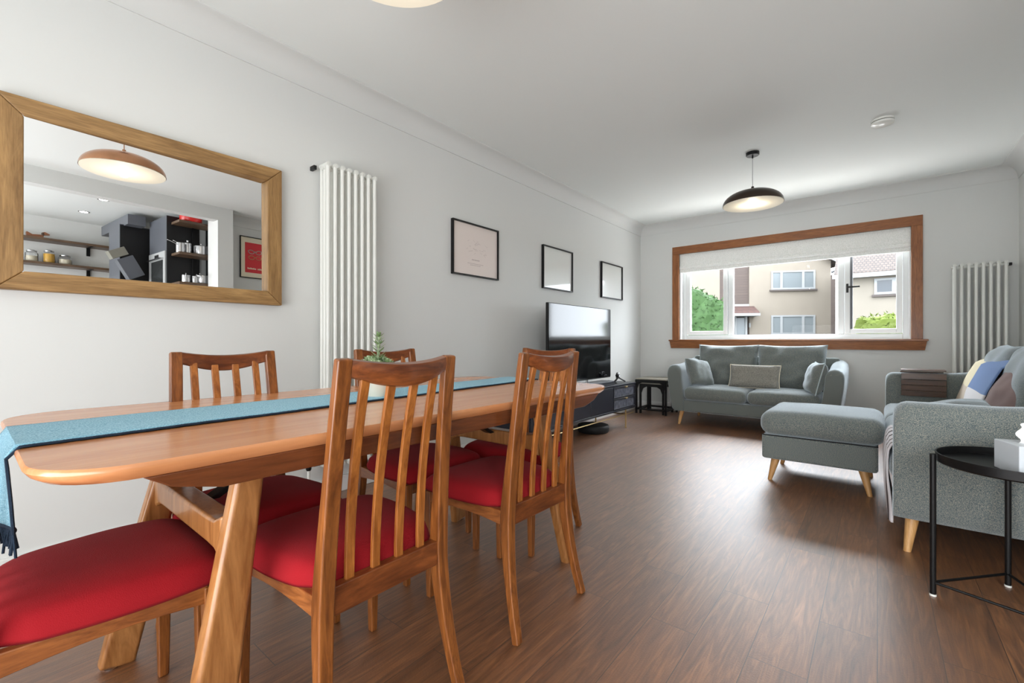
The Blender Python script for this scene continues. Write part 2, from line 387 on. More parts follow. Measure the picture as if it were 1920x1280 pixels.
def weld(o, d=.0008):
    md = o.modifiers.new('weld', 'WELD'); md.merge_threshold = d
    return o

# ---------------------------------------------------------------- room shell
XL, XR, XK, YW, ZC = -2.656, 1.02, .75, 6.2, 2.59
YK = 2.38                       # where the dining-side wall steps out to the living-side wall
WX0, WX1, WZ0, WZ1 = -2.10, .27, .975, 2.14
struct(MB().box(XL-.1, 3.1, -1.65, YW+.12, -.08, 0).build('floor', 'floor', smooth=False))
struct(MB().box(XL-.1, XR+.12, -1.65, YW+.12, ZC, ZC+.1).build('ceiling', 'ceil', smooth=False))
struct(MB().box(XR+.12, 3.1, -1.65, 2.6, ZC, ZC+.1).build('ceiling_kitchen', 'ceil', smooth=False))
struct(MB().box(XL-.1, XL, -1.65, YW+.12, 0, ZC).build('wall_left', 'wall', smooth=False))
mb = MB()
mb.box(XL-.1, WX0, YW, YW+.3, 0, ZC).box(WX1, XR+.12, YW, YW+.3, 0, ZC).box(WX0, WX1, YW, YW+.3, 0, WZ0-.015).box(WX0, WX1, YW, YW+.3, WZ1, ZC)
struct(mb.build('wall_front', 'wall', smooth=False))
mb = MB(); mb.box(XR, XR+.12, YK, YW+.12, 0, ZC).box(XK, XR, YK-.17, YK, 0, ZC)
struct(mb.build('wall_right', 'wall', smooth=False))
mb = MB(); mb.box(XK, XK+.12, -1.65, YK-.17, 2.43, ZC).box(XK, XK+.12, -1.65, -.5, 0, 2.43)
struct(mb.build('wall_kitchen_header', 'wall', smooth=False))
struct(MB().box(XL-.1, 3.1, -1.75, -1.65, 0, ZC).build('wall_back', 'wall', smooth=False))
struct(MB().box(3.0, 3.1, -1.65, 2.6, 0, ZC).build('wall_kitchen_far', 'wall', smooth=False))
struct(MB().box(XR+.12, 3.0, 2.5, 2.6, 0, ZC).build('wall_kitchen_side', 'wall', smooth=False))
# cove cornice: quarter-round hollow profile along the left, front and right walls
def cove(name, p0, p1, inward):
    d = (Vector(p1)-Vector(p0)); inw = Vector(inward); R = .125; prof = []
    prof.append((0, ZC)); prof.append((0, ZC-R)); prof.append((.008, ZC-R))
    for i in range(9):
        a = i/8*PI/2; prof.append((.008+(R-.012)*(1-math.cos(a)), ZC-R+.004+(R-.012)*math.sin(a)))
    prof.append((R, ZC-.006)); prof.append((R, ZC))
    rings = []
    for q in (p0, p1):
        rings.append([tuple(Vector((q[0], q[1], 0))+inw*a+Vector((0, 0, z))) for a, z in prof])
    return struct(MB().loft(rings).build(name, 'wall'))
cove('trim_1', (XL, -1.65), (XL, YW), (1, 0, 0)); cove('trim_2', (XL, YW), (XR, YW), (0, -1, 0)); cove('trim_3', (XR, YK), (XR, YW), (-1, 0, 0))
struct(MB().box(XL, XL+.018, -1.65, YW, 0, .1).build('baseboard_left', 'trim', bevel=.004))
struct(MB().box(XL, XR, YW-.018, YW, 0, .1).build('baseboard_front', 'trim', bevel=.004))
struct(MB().box(XR-.018, XR, YK, YW, 0, .1).build('baseboard_right', 'trim', bevel=.004))

# ---------------------------------------------------------------- front window
win = MB()
FX0, FX1, FZ1 = -2.19, .36, 2.243
win.box(FX0, FX1, YW-.022, YW+.02, WZ1, FZ1)
wobj = struct(win.build('window_1', 'win_wood', bevel=.004))
MB().box(FX0, WX0, YW-.022, YW+.02, WZ0, WZ1+.0).build('window_casing', 'win_wood_v', wobj, bevel=.004)
MB().box(WX1, FX1, YW-.022, YW+.02, WZ0, WZ1+.0).build('window_casing', 'win_wood_v', wobj, bevel=.004)
mb = MB()
sec = [(YW+.02, .96), (YW-.05, .96), (YW-.06, .968), (YW-.05, .976), (YW+.02, .976)]
mb.box(FX0-.04, FX1+.04, YW-.055, YW+.0, .955, .975)
mb.loft([[(FX0-.03+e, YW-.045, .955), (FX0-.03+e, YW, .955), (FX0-.015+e, YW, .86), (FX0-.015+e, YW-.03, .86)] for e in (0,)]+[[(FX1+.03, YW-.045, .955), (FX1+.03, YW, .955), (FX1+.015, YW, .86), (FX1+.015, YW-.03, .86)]])
mb.build('window_sill', 'win_wood', wobj, bevel=.003)
# reveal lining (painted) and upvc frame
mb = MB()
mb.box(WX0, WX0+.012, YW+.02, YW+.12, WZ0, WZ1).box(WX1-.012, WX1, YW+.02, YW+.12, WZ0, WZ1).box(WX0, WX1, YW+.0, YW+.12, WZ0-.012, WZ0+.004).box(WX0, WX1, YW+.02, YW+.12, WZ1-.01, WZ1)
mb.build('window_reveal', 'upvc', wobj, smooth=False)
Y0, Y1 = YW+.12, YW+.19
fr = MB()
fr.box(WX0, WX0+.06, Y0, Y1, WZ0, WZ1).box(WX1-.06, WX1, Y0, Y1, WZ0, WZ1).box(WX0+.06, WX1-.06, Y0, Y1, WZ0, WZ0+.06).box(WX0+.06, WX1-.06, Y0, Y1, WZ1-.06, WZ1)
# mullions
MXA0, MXA1 = -1.512, -1.45; MXB0, MXB1 = -.35, -.29
fr.box(MXA0, MXA1, Y0, Y1, WZ0+.06, WZ1-.06).box(MXB0, MXB1, Y0, Y1, WZ0+.06, WZ1-.06)
fr.build('window_frame', 'upvc', wobj, bevel=.006)
def sash(x0, x1, name='window_sash', t=.05, rot=0):
    piv = Vector((x1, Y0+.01, 0)); R_ = Matrix.Translation(piv) @ Matrix.Rotation(rot, 4, 'Z') @ Matrix.Translation(-piv)
    s_ = MB(); z0, z1 = WZ0+.065, WZ1-.065
    s_.box(x0, x0+t, Y0-.015, Y0+.05, z0, z1, R_).box(x1-t, x1, Y0-.015, Y0+.05, z0, z1, R_).box(x0+t, x1-t, Y0-.015, Y0+.05, z0, z0+t, R_).box(x0+t, x1-t, Y0-.015, Y0+.05, z1-t, z1, R_)
    so = s_.build(name, 'upvc', wobj, bevel=.005)
    return so, R_
sash(WX0+.063, MXA0-.003)
so, R_ = sash(MXB1+.003, WX1-.063, rot=math.radians(0))
MB().box(-.243, -.215, Y0-.012, Y0+.045, WZ0+.115, WZ1-.115).build('open_sash_side', plain('grey_sash_side', srgb(104, 106, 110), .5), so, smooth=False)  # added grey strip standing in for the side of the opened sash
hd = MB().box(-.272, -.252, Y0-.03, Y0-.015, 1.50, 1.60).box(-.268, -.15, Y0-.045, Y0-.032, 1.552, 1.57); hd.build('window_handle', 'black', so, bevel=.003)
gl = plain('window_glass', (1, 1, 1, 1), 0, trans=1, ior=1.02, spec=.25)
# thin clear panes
def glass_mat():
    m = bpy.data.materials.new('pane_glass'); m.use_nodes = True; nt = m.node_tree
    for n in list(nt.nodes): nt.nodes.remove(n)
    o = nt.nodes.new('ShaderNodeOutputMaterial'); t = nt.nodes.new('ShaderNodeBsdfTransparent'); g = nt.nodes.new('ShaderNodeBsdfGlossy')
    g.inputs['Roughness'].default_value = 0; mx = nt.nodes.new('ShaderNodeMixShader'); mx.inputs[0].default_value = .003
    nt.links.new(t.outputs[0], mx.inputs[1]); nt.links.new(g.outputs[0], mx.inputs[2]); nt.links.new(mx.outputs[0], o.inputs[0]); return m
M['pane'] = glass_mat()
MB().box(MXA1, MXB0, Y0+.03, Y0+.036, WZ0+.06, WZ1-.06).build('window_pane', 'pane', wobj, smooth=False)
MB().box(WX0+.11, MXA0-.05, Y0+.02, Y0+.026, WZ0+.11, WZ1-.11).build('window_pane', 'pane', wobj, smooth=False)
MB().box(MXB1+.05, WX1-.11, Y0+.02, Y0+.026, WZ0+.11, WZ1-.11).build('window_pane', 'pane', wobj, smooth=False)
# roman blind
bl = thing('roman_blind', 'pale grey patterned roman blind pulled up at the top of the front window', 'blind', (-.915, YW+.03, 0))
hw = 1.182
def blind_fn(prof):
    rings = []
    for i in range(40):
        x = -hw+2*hw*i/39; rings.append([(x, y+.003*noise.noise(Vector((x*3, z*4, 0))), z+.004*noise.noise(Vector((x*2, z*9, 3)))) for y, z in prof])
    return rings
mb = MB(); mb.loft(blind_fn([(-.012, 2.139), (-.014, 1.985), (-.028, 1.975), (-.02, 1.965), (0, 1.97), (0, 2.139)])); mb.build('blind_panel', 'blind', bl)
mb = MB(); mb.loft(blind_fn([(-.02, 1.985), (-.034, 1.945), (-.018, 1.93), (.01, 1.95)])); mb.build('blind_fold', 'blind', bl)
mb = MB(); mb.loft(blind_fn([(-.012, 1.95), (-.016, 1.89), (-.004, 1.885), (.006, 1.95)])); mb.build('blind_fold', 'blind', bl)

# ---------------------------------------------------------------- exterior seen through the window
struct(MB().box(-60, 60, YW+.5, 90, -.35, -.25).build('ground', 'paving', smooth=False))
def ext_window(parent, x0, x1, z0, z1, lights, y=0, glass='ext_glass', fw=.09):
    """lights: list of fractions dividing the width"""
    f = MB(); f.box(x0, x1, y-.05, y+.02, z1-fw, z1).box(x0, x1, y-.05, y+.02, z0, z0+fw)
    for fr_ in [0]+lights+[1]:
        xc = x0+(x1-x0)*fr_; xa = max(x0, xc-fw*.7); xb = min(x1, xc+fw*.7)
        if fr_ == 0: xa, xb = x0, x0+fw
        if fr_ == 1: xa, xb = x1-fw, x1
        f.box(xa, xb, y-.05, y+.02, z0+fw, z1-fw)
    fo = f.build('window', 'ext_white', parent, smooth=False)
    MB().box(x0+fw*.5, x1-fw*.5, y-.015, y-.005, z0+fw*.5, z1-fw*.5).build('pane', glass, fo, smooth=False)
    MB().box(x0-.08, x1+.08, y-.12, y+.02, z0-.1, z0-.01).build('sill', 'sillstone', fo, smooth=False)
h1 = thing('house', 'beige rendered two storey house with brown cladding seen through the front window', 'house', (-3.644, 29.287, -.3), math.atan2(.452, .891))
dz = .3
mb = MB(); 
mb.loft([[(-2.24, y, 0), (1.87, y, 0), (1.87, y, 5.45+dz), (-.9, y, 6.9+dz), (-2.24, y, 6.2+dz)] for y in (0, 7)])
mb.box(-7.2, -3.79, .05, 7, 0, 6.2+dz)
mb.build('wall', 'render', h1, smooth=False)
MB().box(1.5, 3.4, 3.0, 7, 0, 5.0+dz).build('shaded_side_wall', 'cladding', h1, smooth=False)  # brown block added as the house's side wall, its shade put into the colour
MB().box(-3.79, -2.24, .1, 7, 0, 6.3+dz).build('cladding', 'cladding', h1, smooth=False)
mb = MB(); mb.loft([[(2.35, y, 5.12+dz), (2.35, y, 5.27+dz), (-.9, y, 7.1+dz), (-.9, y, 6.93+dz)] for y in (-.25, 7.2)]); mb.loft([[(-.9, y, 6.93+dz), (-.9, y, 7.1+dz), (-8, y, 6.7+dz), (-8, y, 6.55+dz)] for y in (-.25, 7.2)])
rf = mb.build('roof', 'roof', h1, smooth=False)
MB().loft([[(2.4, y, 5.06+dz), (2.4, y, 5.24+dz), (-.9, y, 7.1+dz), (-.9, y, 6.88+dz)] for y in (-.31, -.25)]).build('barge_board', 'ext_white', rf, smooth=False)
MB().tube([(2.36, -.3, 5.12+dz), (2.36, -.15, 5.0+dz), (2.1, -.08, 4.85+dz), (1.95, .1, 4.75+dz)], .05).build('drainpipe', 'ext_dark', h1)
ext_window(h1, -1.12, 1.09, 3.86+dz, 4.9+dz, [.235, .73]); ext_window(h1, -1.12, 1.09, 1.35+dz, 2.42+dz, [.235, .73])
mb = MB(); mb.loft([[(x, -1.0, 2.5+dz), (x, -.95, 2.58+dz), (x, .1, 3.0+dz), (x, .1, 2.9+dz)] for x in (-3.9, -2.0)]); po = mb.build('porch_roof', 'porch', h1, smooth=False)
mb = MB(); mb.box(-3.9, -1.97, -1.03, .05, 2.36+dz, 2.5+dz).box(-3.9, -2.05, .02, .1, 2.95+dz, 3.08+dz); mb.build('fascia', 'ext_white', po, smooth=False)
mb = MB(); mb.box(-3.6, -3.5, -.2, 0, 0, 2.4+dz).box(-2.5, -2.4, -.2, 0, 0, 2.4+dz).box(-3.02, -2.95, -.15, 0, 0, 2.4+dz); dr = mb.build('door_frame', 'ext_white', h1, smooth=False)
MB().box(-2.95, -2.5, -.1, -.05, 0, 2.3+dz).build('door', 'ext_glass', h1, smooth=False); MB().box(-3.5, -3.02, -.1, -.05, 0, 2.3+dz).build('door_pane', 'ext_dark', dr, smooth=False)
MB().box(-2.28, -2.2, -.12, 0, 1.75+dz, 2.0+dz).build('wall_lantern', 'ext_white', h1, smooth=False)

h2 = thing('house', 'pale house with brown tiled roof seen through the right-hand pane of the window', 'house', (-1.6, 24, -.3))
MB().box(.35, 9, 0, 7, 0, 3.75+dz).build('wall', 'render2', h2, smooth=False)
MB().loft([[(.15, -.35, 3.72+dz), (9.2, -.35, 3.72+dz), (9.2, -.35, 3.84+dz), (.15, -.35, 3.84+dz)], [(.15, 3.5, 5.9+dz), (9.2, 3.5, 5.9+dz), (9.2, 3.5, 6.1+dz), (.15, 3.5, 6.1+dz)], [(.15, 7.3, 3.72+dz), (9.2, 7.3, 3.72+dz), (9.2, 7.3, 3.84+dz), (.15, 7.3, 3.84+dz)]]).build('roof', 'roof', h2, smooth=False)
MB().box(.1, 9.2, -.42, -.35, 3.62+dz, 3.8+dz).build('gutter', 'ext_white', h2, smooth=False)
ext_window(h2, 1.5, 2.75, 2.9+dz, 3.56+dz, [.5], glass='ext_dark')

def hedge(name, label, loc, L_, D_, h0, h1_, mat, amp=.12, seed=0, n=26):
    rnd = random.Random(seed); mb = MB()
    def P_(x, y, z):
        v = Vector((x, y, z)); k = noise.noise(v*2.1+Vector((seed, 0, 0)))*amp+noise.noise(v*7)*amp*.5
        return (x+k*.5, y-k, z+(k if z > .05 else 0))
    nx = int(L_*9); nz = 16; nd = 8
    hh = lambda x: h0+(h1_-h0)*x/L_
    mb.grid(lambda u, v: P_(u*L_, 0, v*hh(u*L_)), nx, nz); mb.grid(lambda u, v: P_(u*L_, v*D_, hh(u*L_)), nx, nd)
    mb.grid(lambda u, v: P_(L_, u*D_, v*h1_), nd, nz); mb.grid(lambda u, v: P_(0, u*D_, v*h0), nd, nz); mb.grid(lambda u, v: P_(u*L_, D_, v*hh(u*L_)), nx, nz)
    # leaf tufts
    for i in range(int(L_*520)):
        x = rnd.random()*L_; f_ = rnd.random()
        if f_ < .7: p = Vector((x, -.0, rnd.random()*hh(x)))
        else: p = Vector((x, rnd.random()*D_, hh(x)))
        k = noise.noise(p*2.1+Vector((seed, 0, 0)))*amp+noise.noise(p*7)*amp*.5
        p = Vector((p.x+k*.5, p.y-k-.01, p.z+k+.01)); s_ = .035+.03*rnd.random()
        a = Vector((rnd.uniform(-1, 1), rnd.uniform(-1, .2), rnd.uniform(-.4, 1))).normalized(); b = a.cross(Vector((rnd.uniform(-1, 1), rnd.uniform(-1, 1), rnd.uniform(-1, 1)))).normalized()
        mb.add([p-b*s_*.4, p+a*s_*.6-b*s_*.1+Vector((0, -.01, 0)), p+b*s_*.4, p+a*s_*1.6], [(0, 1, 2), (0, 2, 3)])
    o = mb.build(name, mat, None, smooth=False, loc=loc); return tag(o, label, 'hedge')
hedge('hedge', 'tall bright green clipped hedge outside the left-hand window pane', (-6.2, 11, -.3), 3.45, .8, 4.2, 2.02, 'hedge', .14, 3)
hedge('hedge', 'low yellow-green hedge in front of the tiled-roof house', (-.40, 14, -.3), 3.0, 1.2, 1.80, 1.84, 'hedge2', .16, 11)

# ---------------------------------------------------------------- mirror
mr = thing('wall_mirror', 'large rectangular wall mirror in a wide oak frame hanging above the dining table', 'mirror', (XL, 0, 0))
# outer frame y -.03..1.145, z 1.165..1.92 at the front plane
fy0, fy1, fz0, fz1, fd = .074, 1.141, 1.153, 1.915, .05
iy0, iy1, iz0, iz1 = .153, 1.064, 1.228, 1.838
def fside(name, quad, mat):
    # quad: 4 (y,z) outer/inner corners; build with small inner bevel
    r0 = [(0.0, y, z) for y, z in quad]; r1 = [(fd, y, z) for y, z in quad]
    return MB().loft([r0, r1]).build(name, mat, mr, bevel=.005)
fside('frame_rail', [(fy0, fz1), (fy1, fz1), (iy1, iz1), (iy0, iz1)], 'oak_frame'); fside('frame_rail', [(fy0, fz0), (fy1, fz0), (iy1, iz0), (iy0, iz0)], 'oak_frame')
fside('frame_stile', [(fy0, fz0), (iy0, iz0), (iy0, iz1), (fy0, fz1)], 'oak_frame_v'); fside('frame_stile', [(fy1, fz0), (iy1, iz0), (iy1, iz1), (fy1, fz1)], 'oak_frame_v')
yaw, pit = math.radians(2.3), math.radians(.2)
def gx(y, z): return .028-(y-.62)*math.tan(yaw)-(z-1.545)*math.tan(pit)
g = MB(); pts = [(iy0-.005, iz0-.005), (iy1+.005, iz0-.005), (iy1+.005, iz1+.005), (iy0-.005, iz1+.005)]
g.loft([[(gx(y, z)-.003, y, z) for y, z in pts], [(gx(y, z), y, z) for y, z in pts]]); g.build('mirror_glass', 'mirror', mr, smooth=False)

# ---------------------------------------------------------------- column radiators
def radiator(loc, rz, n, pitch, z0, z1, label, bx, valves=True):
    t = thing('column_radiator', label, 'radiator', loc, rz, 'tall white column radiators')
    # local: x along the wall, +y out of the wall ; columns at 3 depths
    for i in range(n):
        x = i*pitch; mb = MB()
        for k, y in enumerate((.055, .09, .125)):
            mb.tube([(x, y, z0+.03), (x, y, z1-.03)], .0125, 10)
        # header rounded link
        for z in (z0+.03, z1-.03):
            mb.tube([(x, .043, z), (x, .137, z)], .0145, 10)
        for y in (.055, .125):
            mb.sphere((x, y, z1-.029), .0142, 8); mb.sphere((x, y, z0+.029), .0142, 8)
        mb.build('column', 'white', t)
    for z in (z1-.05, z0+.05): MB().tube([(-.02, .09, z), ((n-1)*pitch+.02, .09, z)], .013).build('header_pipe', 'white', t)
    MB().box(bx, bx+.018, .0, .05, z1-.055, z1-.03).build('bracket', 'black', t, bevel=.002)
    if valves:
        for x, s_ in ((-.10, 1), ((n-1)*pitch+.10, -1)):
            v = MB(); v.tube([(x, .09, 0), (x, .09, z0+.03)], .0085).tube([(x, .09, z0+.05), (x+s_*.09, .09, z0+.05)], .009)
            vo = v.build('valve_pipe', 'white', t)
            MB().lathe([(.012, -.02), (.016, -.01), (.016, .02), (.019, .03), (.019, .06), (.012, .065)], (x, .09, z0+.04), 14).build('valve', 'black', vo)
            MB().tube([(x+s_*.03, .09, z0+.05), (x+s_*.07, .09, z0+.05)], .014, 10).build('valve_nut', 'black', vo)
    return t
# local +y must point out of the wall
r1_ = radiator((XL, 1.373+.318, 0), -PI/2, 8, .0454, .178, 2.035, 'tall white column radiator between the mirror and the nearest framed print', 7*.0454+.03)
r2_ = radiator((.92, YW, 0), PI, 8, .0485, .2, 1.715, 'white column radiator to the right of the front window', -.05)

# ---------------------------------------------------------------- framed prints
def print_frame(y0, y1, label, mat, ink=False, name='framed_print'):
    t = thing(name, label, 'picture', (XL, (y0+y1)/2, 1.718), 0, 'framed prints along the left wall')
    w2 = (y1-y0)/2; h2_ = .222; b = .012; d = .03
    mb = MB(); mb.box(.002, d, -w2, w2, h2_-b, h2_).box(.002, d, -w2, w2, -h2_, -h2_+b).box(.002, d, -w2, -w2+b, -h2_+b, h2_-b).box(.002, d, w2-b, w2, -h2_+b, h2_-b)
    mb.build('frame', 'black', t, bevel=.001)
    pr = MB().box(.004, .014, -w2+b, w2-b, -h2_+b, h2_-b).build('print', mat, t, smooth=False)
    if ink:
        mk = MB(); rr = random.Random(3)
        for i in range(26):
            a = rr.uniform(0, 2*PI); r_ = rr.uniform(.3, 1); y = .15*r_*math.cos(a); z = .03+.07*r_*math.sin(a); l = rr.uniform(.015, .04); an = rr.uniform(-1, 1)
            dy, dz_ = math.cos(an)*l, math.sin(an)*l*.6; mk.add([(.0145, y, z), (.0145, y+dy, z+dz_), (.0145, y+dy, z+dz_+.0018), (.0145, y, z+.0018)], [(0, 1, 2, 3)])
        for k, (zz, w_) in enumerate(((-.085, .05), (-.115, .10), (-.128, .07))):
            for i in range(int(w_*2/.016)):
                y = -w_+i*.016; hh = .010 if k == 0 else .005; mk.add([(.0145, y, zz), (.0145, y+.010, zz), (.0145, y+.010, zz+hh), (.0145, y, zz+hh)], [(0, 1, 2, 3)])
        mk.build('drawing', 'ink', pr, smooth=False)
    return t
print_frame(2.477, 3.037, 'black framed print with a faint pinkish line drawing, nearest the radiator', 'paper', True)
print_frame(3.73, 4.30, 'black framed pale print, middle one of three on the left wall', 'paper2')
print_frame(4.978, 5.56, 'black framed pale print nearest the room corner above the television', 'paper2')

# ---------------------------------------------------------------- dining table
TX0, TX1, TY0, TY1, TZ = -1.838, -.938, .060, 1.90, .75
TC = ((TX0+TX1)/2, (TY0+TY1)/2)
tb = thing('dining_table', 'long cherry wood dining table with rounded corners on trestle legs', 'table', (TC[0], TC[1], 0))
def rrect(hx, hy, r, n=8, bow=0):
    pts = []
    for cx, cy, a0 in ((hx-r, hy-r, 0), (-hx+r, hy-r, PI/2), (-hx+r, -hy+r, PI), (hx-r, -hy+r, 3*PI/2)):
        for i in range(n+1):
            a = a0+PI/2*i/n; pts.append((cx+r*math.cos(a), cy+r*math.sin(a)))
    return pts
HX, HY = (TX1-TX0)/2, (TY1-TY0)/2
def ring(hx, hy, r, z): return [(x, y, z) for x, y in rrect(hx, hy, r)]
mb = MB(); mb.loft([ring(HX-.014, HY-.020, .115, TZ-.028), ring(HX-.003, HY-.006, .125, TZ-.018), ring(HX, HY, .13, TZ-.009), ring(HX-.0005, HY-.001, .13, TZ-.003), ring(HX-.003, HY-.004, .127, TZ)])
mb.build('tabletop', 'table', tb)
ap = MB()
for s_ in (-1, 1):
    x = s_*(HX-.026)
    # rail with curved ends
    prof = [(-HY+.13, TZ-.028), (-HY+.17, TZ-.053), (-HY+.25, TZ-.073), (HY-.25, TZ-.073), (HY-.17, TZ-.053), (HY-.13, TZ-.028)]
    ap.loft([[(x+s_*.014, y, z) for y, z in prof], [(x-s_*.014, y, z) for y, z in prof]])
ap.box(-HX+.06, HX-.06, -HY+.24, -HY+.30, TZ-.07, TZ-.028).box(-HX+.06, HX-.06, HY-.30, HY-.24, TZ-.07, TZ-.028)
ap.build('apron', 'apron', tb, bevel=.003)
for s_y in (-1, 1):
    yt = s_y*(HY-.365); yb = s_y*(HY-.225)
    for s_x in (-1, 1):
        xt = s_x*.268; xb = s_x*.345
        path = []; secs = []
        for i in range(9):
            k = i/8; z = (TZ-.03)*(1-k); kk = k+.12*math.sin(PI*k)*0
            path.append((xt+(xb-xt)*kk, yt+(yb-yt)*kk, z)); secs.append((.040+.006*math.sin(PI*k), .056+.030*min(1, k*1.5)))
        MB().sweep(path, secs).build('leg', 'table_leg', tb, bevel=.012, seg=3)
    yc = yt+(yb-yt)*.28
    # cross bar with flared ends
    rings = []
    for i in range(13):
        k = -1+2*i/12; x = k*.27; fl = .022*max(0, (abs(k)-.75)/.25)**2
        rings.append([(x, yc-.028, .482-fl), (x, yc+.028, .482-fl), (x, yc+.028, .545+fl), (x, yc-.028, .545+fl)])
    MB().loft(rings).build('cross_bar', 'table_leg', tb, bevel=.009, seg=3)
    MB().loft([[(x, yc-s_y*.02, .545), (x+.03, yc-s_y*.02, .545), (x+.03, yc-s_y*.34, TZ-.035), (x, yc-s_y*.34, TZ-.035)] if False else [(x, yc-s_y*.02, .53), (x, yc-s_y*.05, .53), (x, yc-s_y*.38, TZ-.035), (x, yc-s_y*.34, TZ-.035)] for x in (-.02, .02)]).build('brace', 'black', tb, bevel=.002)
MB().box(-.03, -.01, -.55, .55, TZ-.055, TZ-.028).box(.18, .2, -.55, .55, TZ-.05, TZ-.028).build('extension_slide', 'black', tb, bevel=.002)
for s_y in (-1, 1):
    for s_x in (-1, 1):
        MB().lathe([(.018, 0), (.02, .003), (.012, .008)], (s_x*.345, s_y*(HY-.215), 0), 12).build('foot_glide', 'silver', tb)

# ---------------------------------------------------------------- dining chairs
def make_chair():
    t = thing('dining_chair', '', 'chair', (0, 0, 0), 0, 'slat back dining chairs with red seats')
    LX = Vector((1, 0, 0))
    def prof(z):   # y of the rear post centreline
        if z < .38: k = (.38-z)/.38; return -.185-.062*k**1.7
        k = (z-.38)/.54; return -.185-.058*k**1.25
    def hw_(z):
        if z < .38: return .1655+.024*((.38-z)/.38)**1.3
        return .1655-.016*((z-.38)/.54)
    for s_ in (-1, 1):
        path, secs = [], []
        for i in range(21):
            z = .914*i/20; path.append((s_*hw_(z), prof(z), z))
            wd = .036 if z > .3 else .028+.008*z/.3
            dp = .026 + .014*math.exp(-((z-.38)/.16)**2) - .004*max(0, (z-.6)/.32)
            secs.append((wd, dp))
        MB().sweep(path, secs, LX).build('rear_leg', 'chair', t, bevel=.005)
        # front leg
        path = [(s_*.195, .172, z) for z in (0, .1, .2, .3, .395)]
        MB().sweep(path, [(.022, .024), (.025, .027), (.028, .03), (.031, .033), (.034, .036)], LX).build('front_leg', 'chair', t, bevel=.004)
    # top rail
    rings = []
    for i in range(19):
        k = -1+2*i/18; x = k*.135
        zt = .914-.013*(1-k*k); zb = .872-.028*(1-k*k)**1.2; yb = -.239-.018*(1-k*k); bulge = .010*(1-k*k)
        th = .0115+.004*(1-k*k)
        rings.append([(x, yb+th, zt-.003), (x, yb+th*.4, zt), (x, yb-th, zt-.004), (x, yb-th-bulge*.8, (zt+zb)/2), (x, yb-th*.6-bulge*.5, zb+.003), (x, yb+th*.3, zb), (x, yb+th*.7, zb+.004), (x, yb+th*.6, (zt+zb)/2)])
    MB().loft(rings).build('top_rail', 'chair_rail', t)
    # slats
    for q in range(4):
        xt = (q-1.5)*.066; xb = (q-1.5)*.068; path = []
        zt_ = .885-.02*(1-(xt/.135)**2)
        for i in range(11):
            k = i/10; z = .40+(zt_-.40)*k; y = -.183-.056*k**1.2+.012*math.sin(PI*k)-.012*k*(1-(xt/.135)**2)
            path.append((xb+(xt-xb)*k, y, z))
        MB().sweep(path, (.023, .011), LX).build('slat', 'slat', t, bevel=.003)
    # seat frame
    mb = MB(); mb.box(-.149, .149, -.199, -.172, .348, .412); 
    fr_ = mb.build('rear_rail', 'chair_rail', t, bevel=.003)
    for s_ in (-1, 1):
        rings = []
        for i in range(9):
            k = i/8; y = -.172+.335*k; x = s_*(.170+.027*k); zt = .398; zb = .35+.012*math.sin(PI*k)+.006*k
            rings.append([(x-.011, y, zb), (x+.011, y, zb), (x+.011, y, zt), (x-.011, y, zt)])
        MB().loft(rings).build('side_rail', 'chair_side', t, bevel=.003)
    MB().box(-.178, .178, .162, .184, .352, .398).build('front_rail', 'chair_rail', t, bevel=.003)
    # seat pad
    mb = MB(); nn = 26
    def outline(u, v):
        x = u*2-1; y = v*2-1
        # squircle mapping
        X = x*math.sqrt(max(0, 1-y*y/2*.42)); Y = y*math.sqrt(max(0, 1-x*x/2*.30))
        hwid = .186+.036*(Y+1)/2
        return X*hwid*1.06*(.86+.14*min(1, (Y+1)*3)), .024+Y*.190*1.04, x, y
    def top(u, v):
        X, Y, x, y = outline(u, v); e = (1-abs(x)**5)*(1-abs(y)**5)
        return (X, Y, .412+.05*max(0, e)**.38+.008*(1-x*x)*(1-y*y)+.0015*noise.noise(Vector((x*2, y*2, 1))))
    def bot(u, v):
        X, Y, x, y = outline(u, v); return (X*.985, Y*.985, .399)
    mb.grid(top, nn, nn); 
    rim_t = [top(i/(nn-1), 0) for i in range(nn)]+[top(1, i/(nn-1)) for i in range(1, nn)]+[top(1-i/(nn-1), 1) for i in range(1, nn)]+[top(0, 1-i/(nn-1)) for i in range(1, nn-1)]
    rim_b = [(p[0]*.975, .026+(p[1]-.026)*.975, .398) for p in rim_t]
    mb.loft([rim_b, rim_t], cap=False); mb.add(rim_b, [tuple(range(len(rim_b)))])
    o = mb.build('seat_pad', 'red', t); weld(o, .0006)
    return t
ch = make_chair()
# near side faces -x : local +y -> world -x : rz = +90deg ; seat centre x = -1.118
ch.location = (-1.118, .66, 0); ch.rotation_euler = (0, 0, PI/2)
ch['label'] = 'nearest dining chair on the open side of the table, seen from behind'
dup(ch, (-1.118, 1.295, 0), PI/2-.02, 'second dining chair on the open side, its back in front of the television')
dup(ch, (-1.595, .605, 0), -PI/2, 'dining chair on the wall side of the table below the mirror')
dup(ch, (-1.595, 1.29, 0), -PI/2, 'dining chair on the wall side of the table behind the potted succulent and radiator')
dup(ch, (-1.384, .19, 0), 0, 'dining chair at the near end of the table, only its red seat in view')
dup(ch, (-1.384, 1.765, 0), PI, 'dining chair at the far end of the table towards the window')

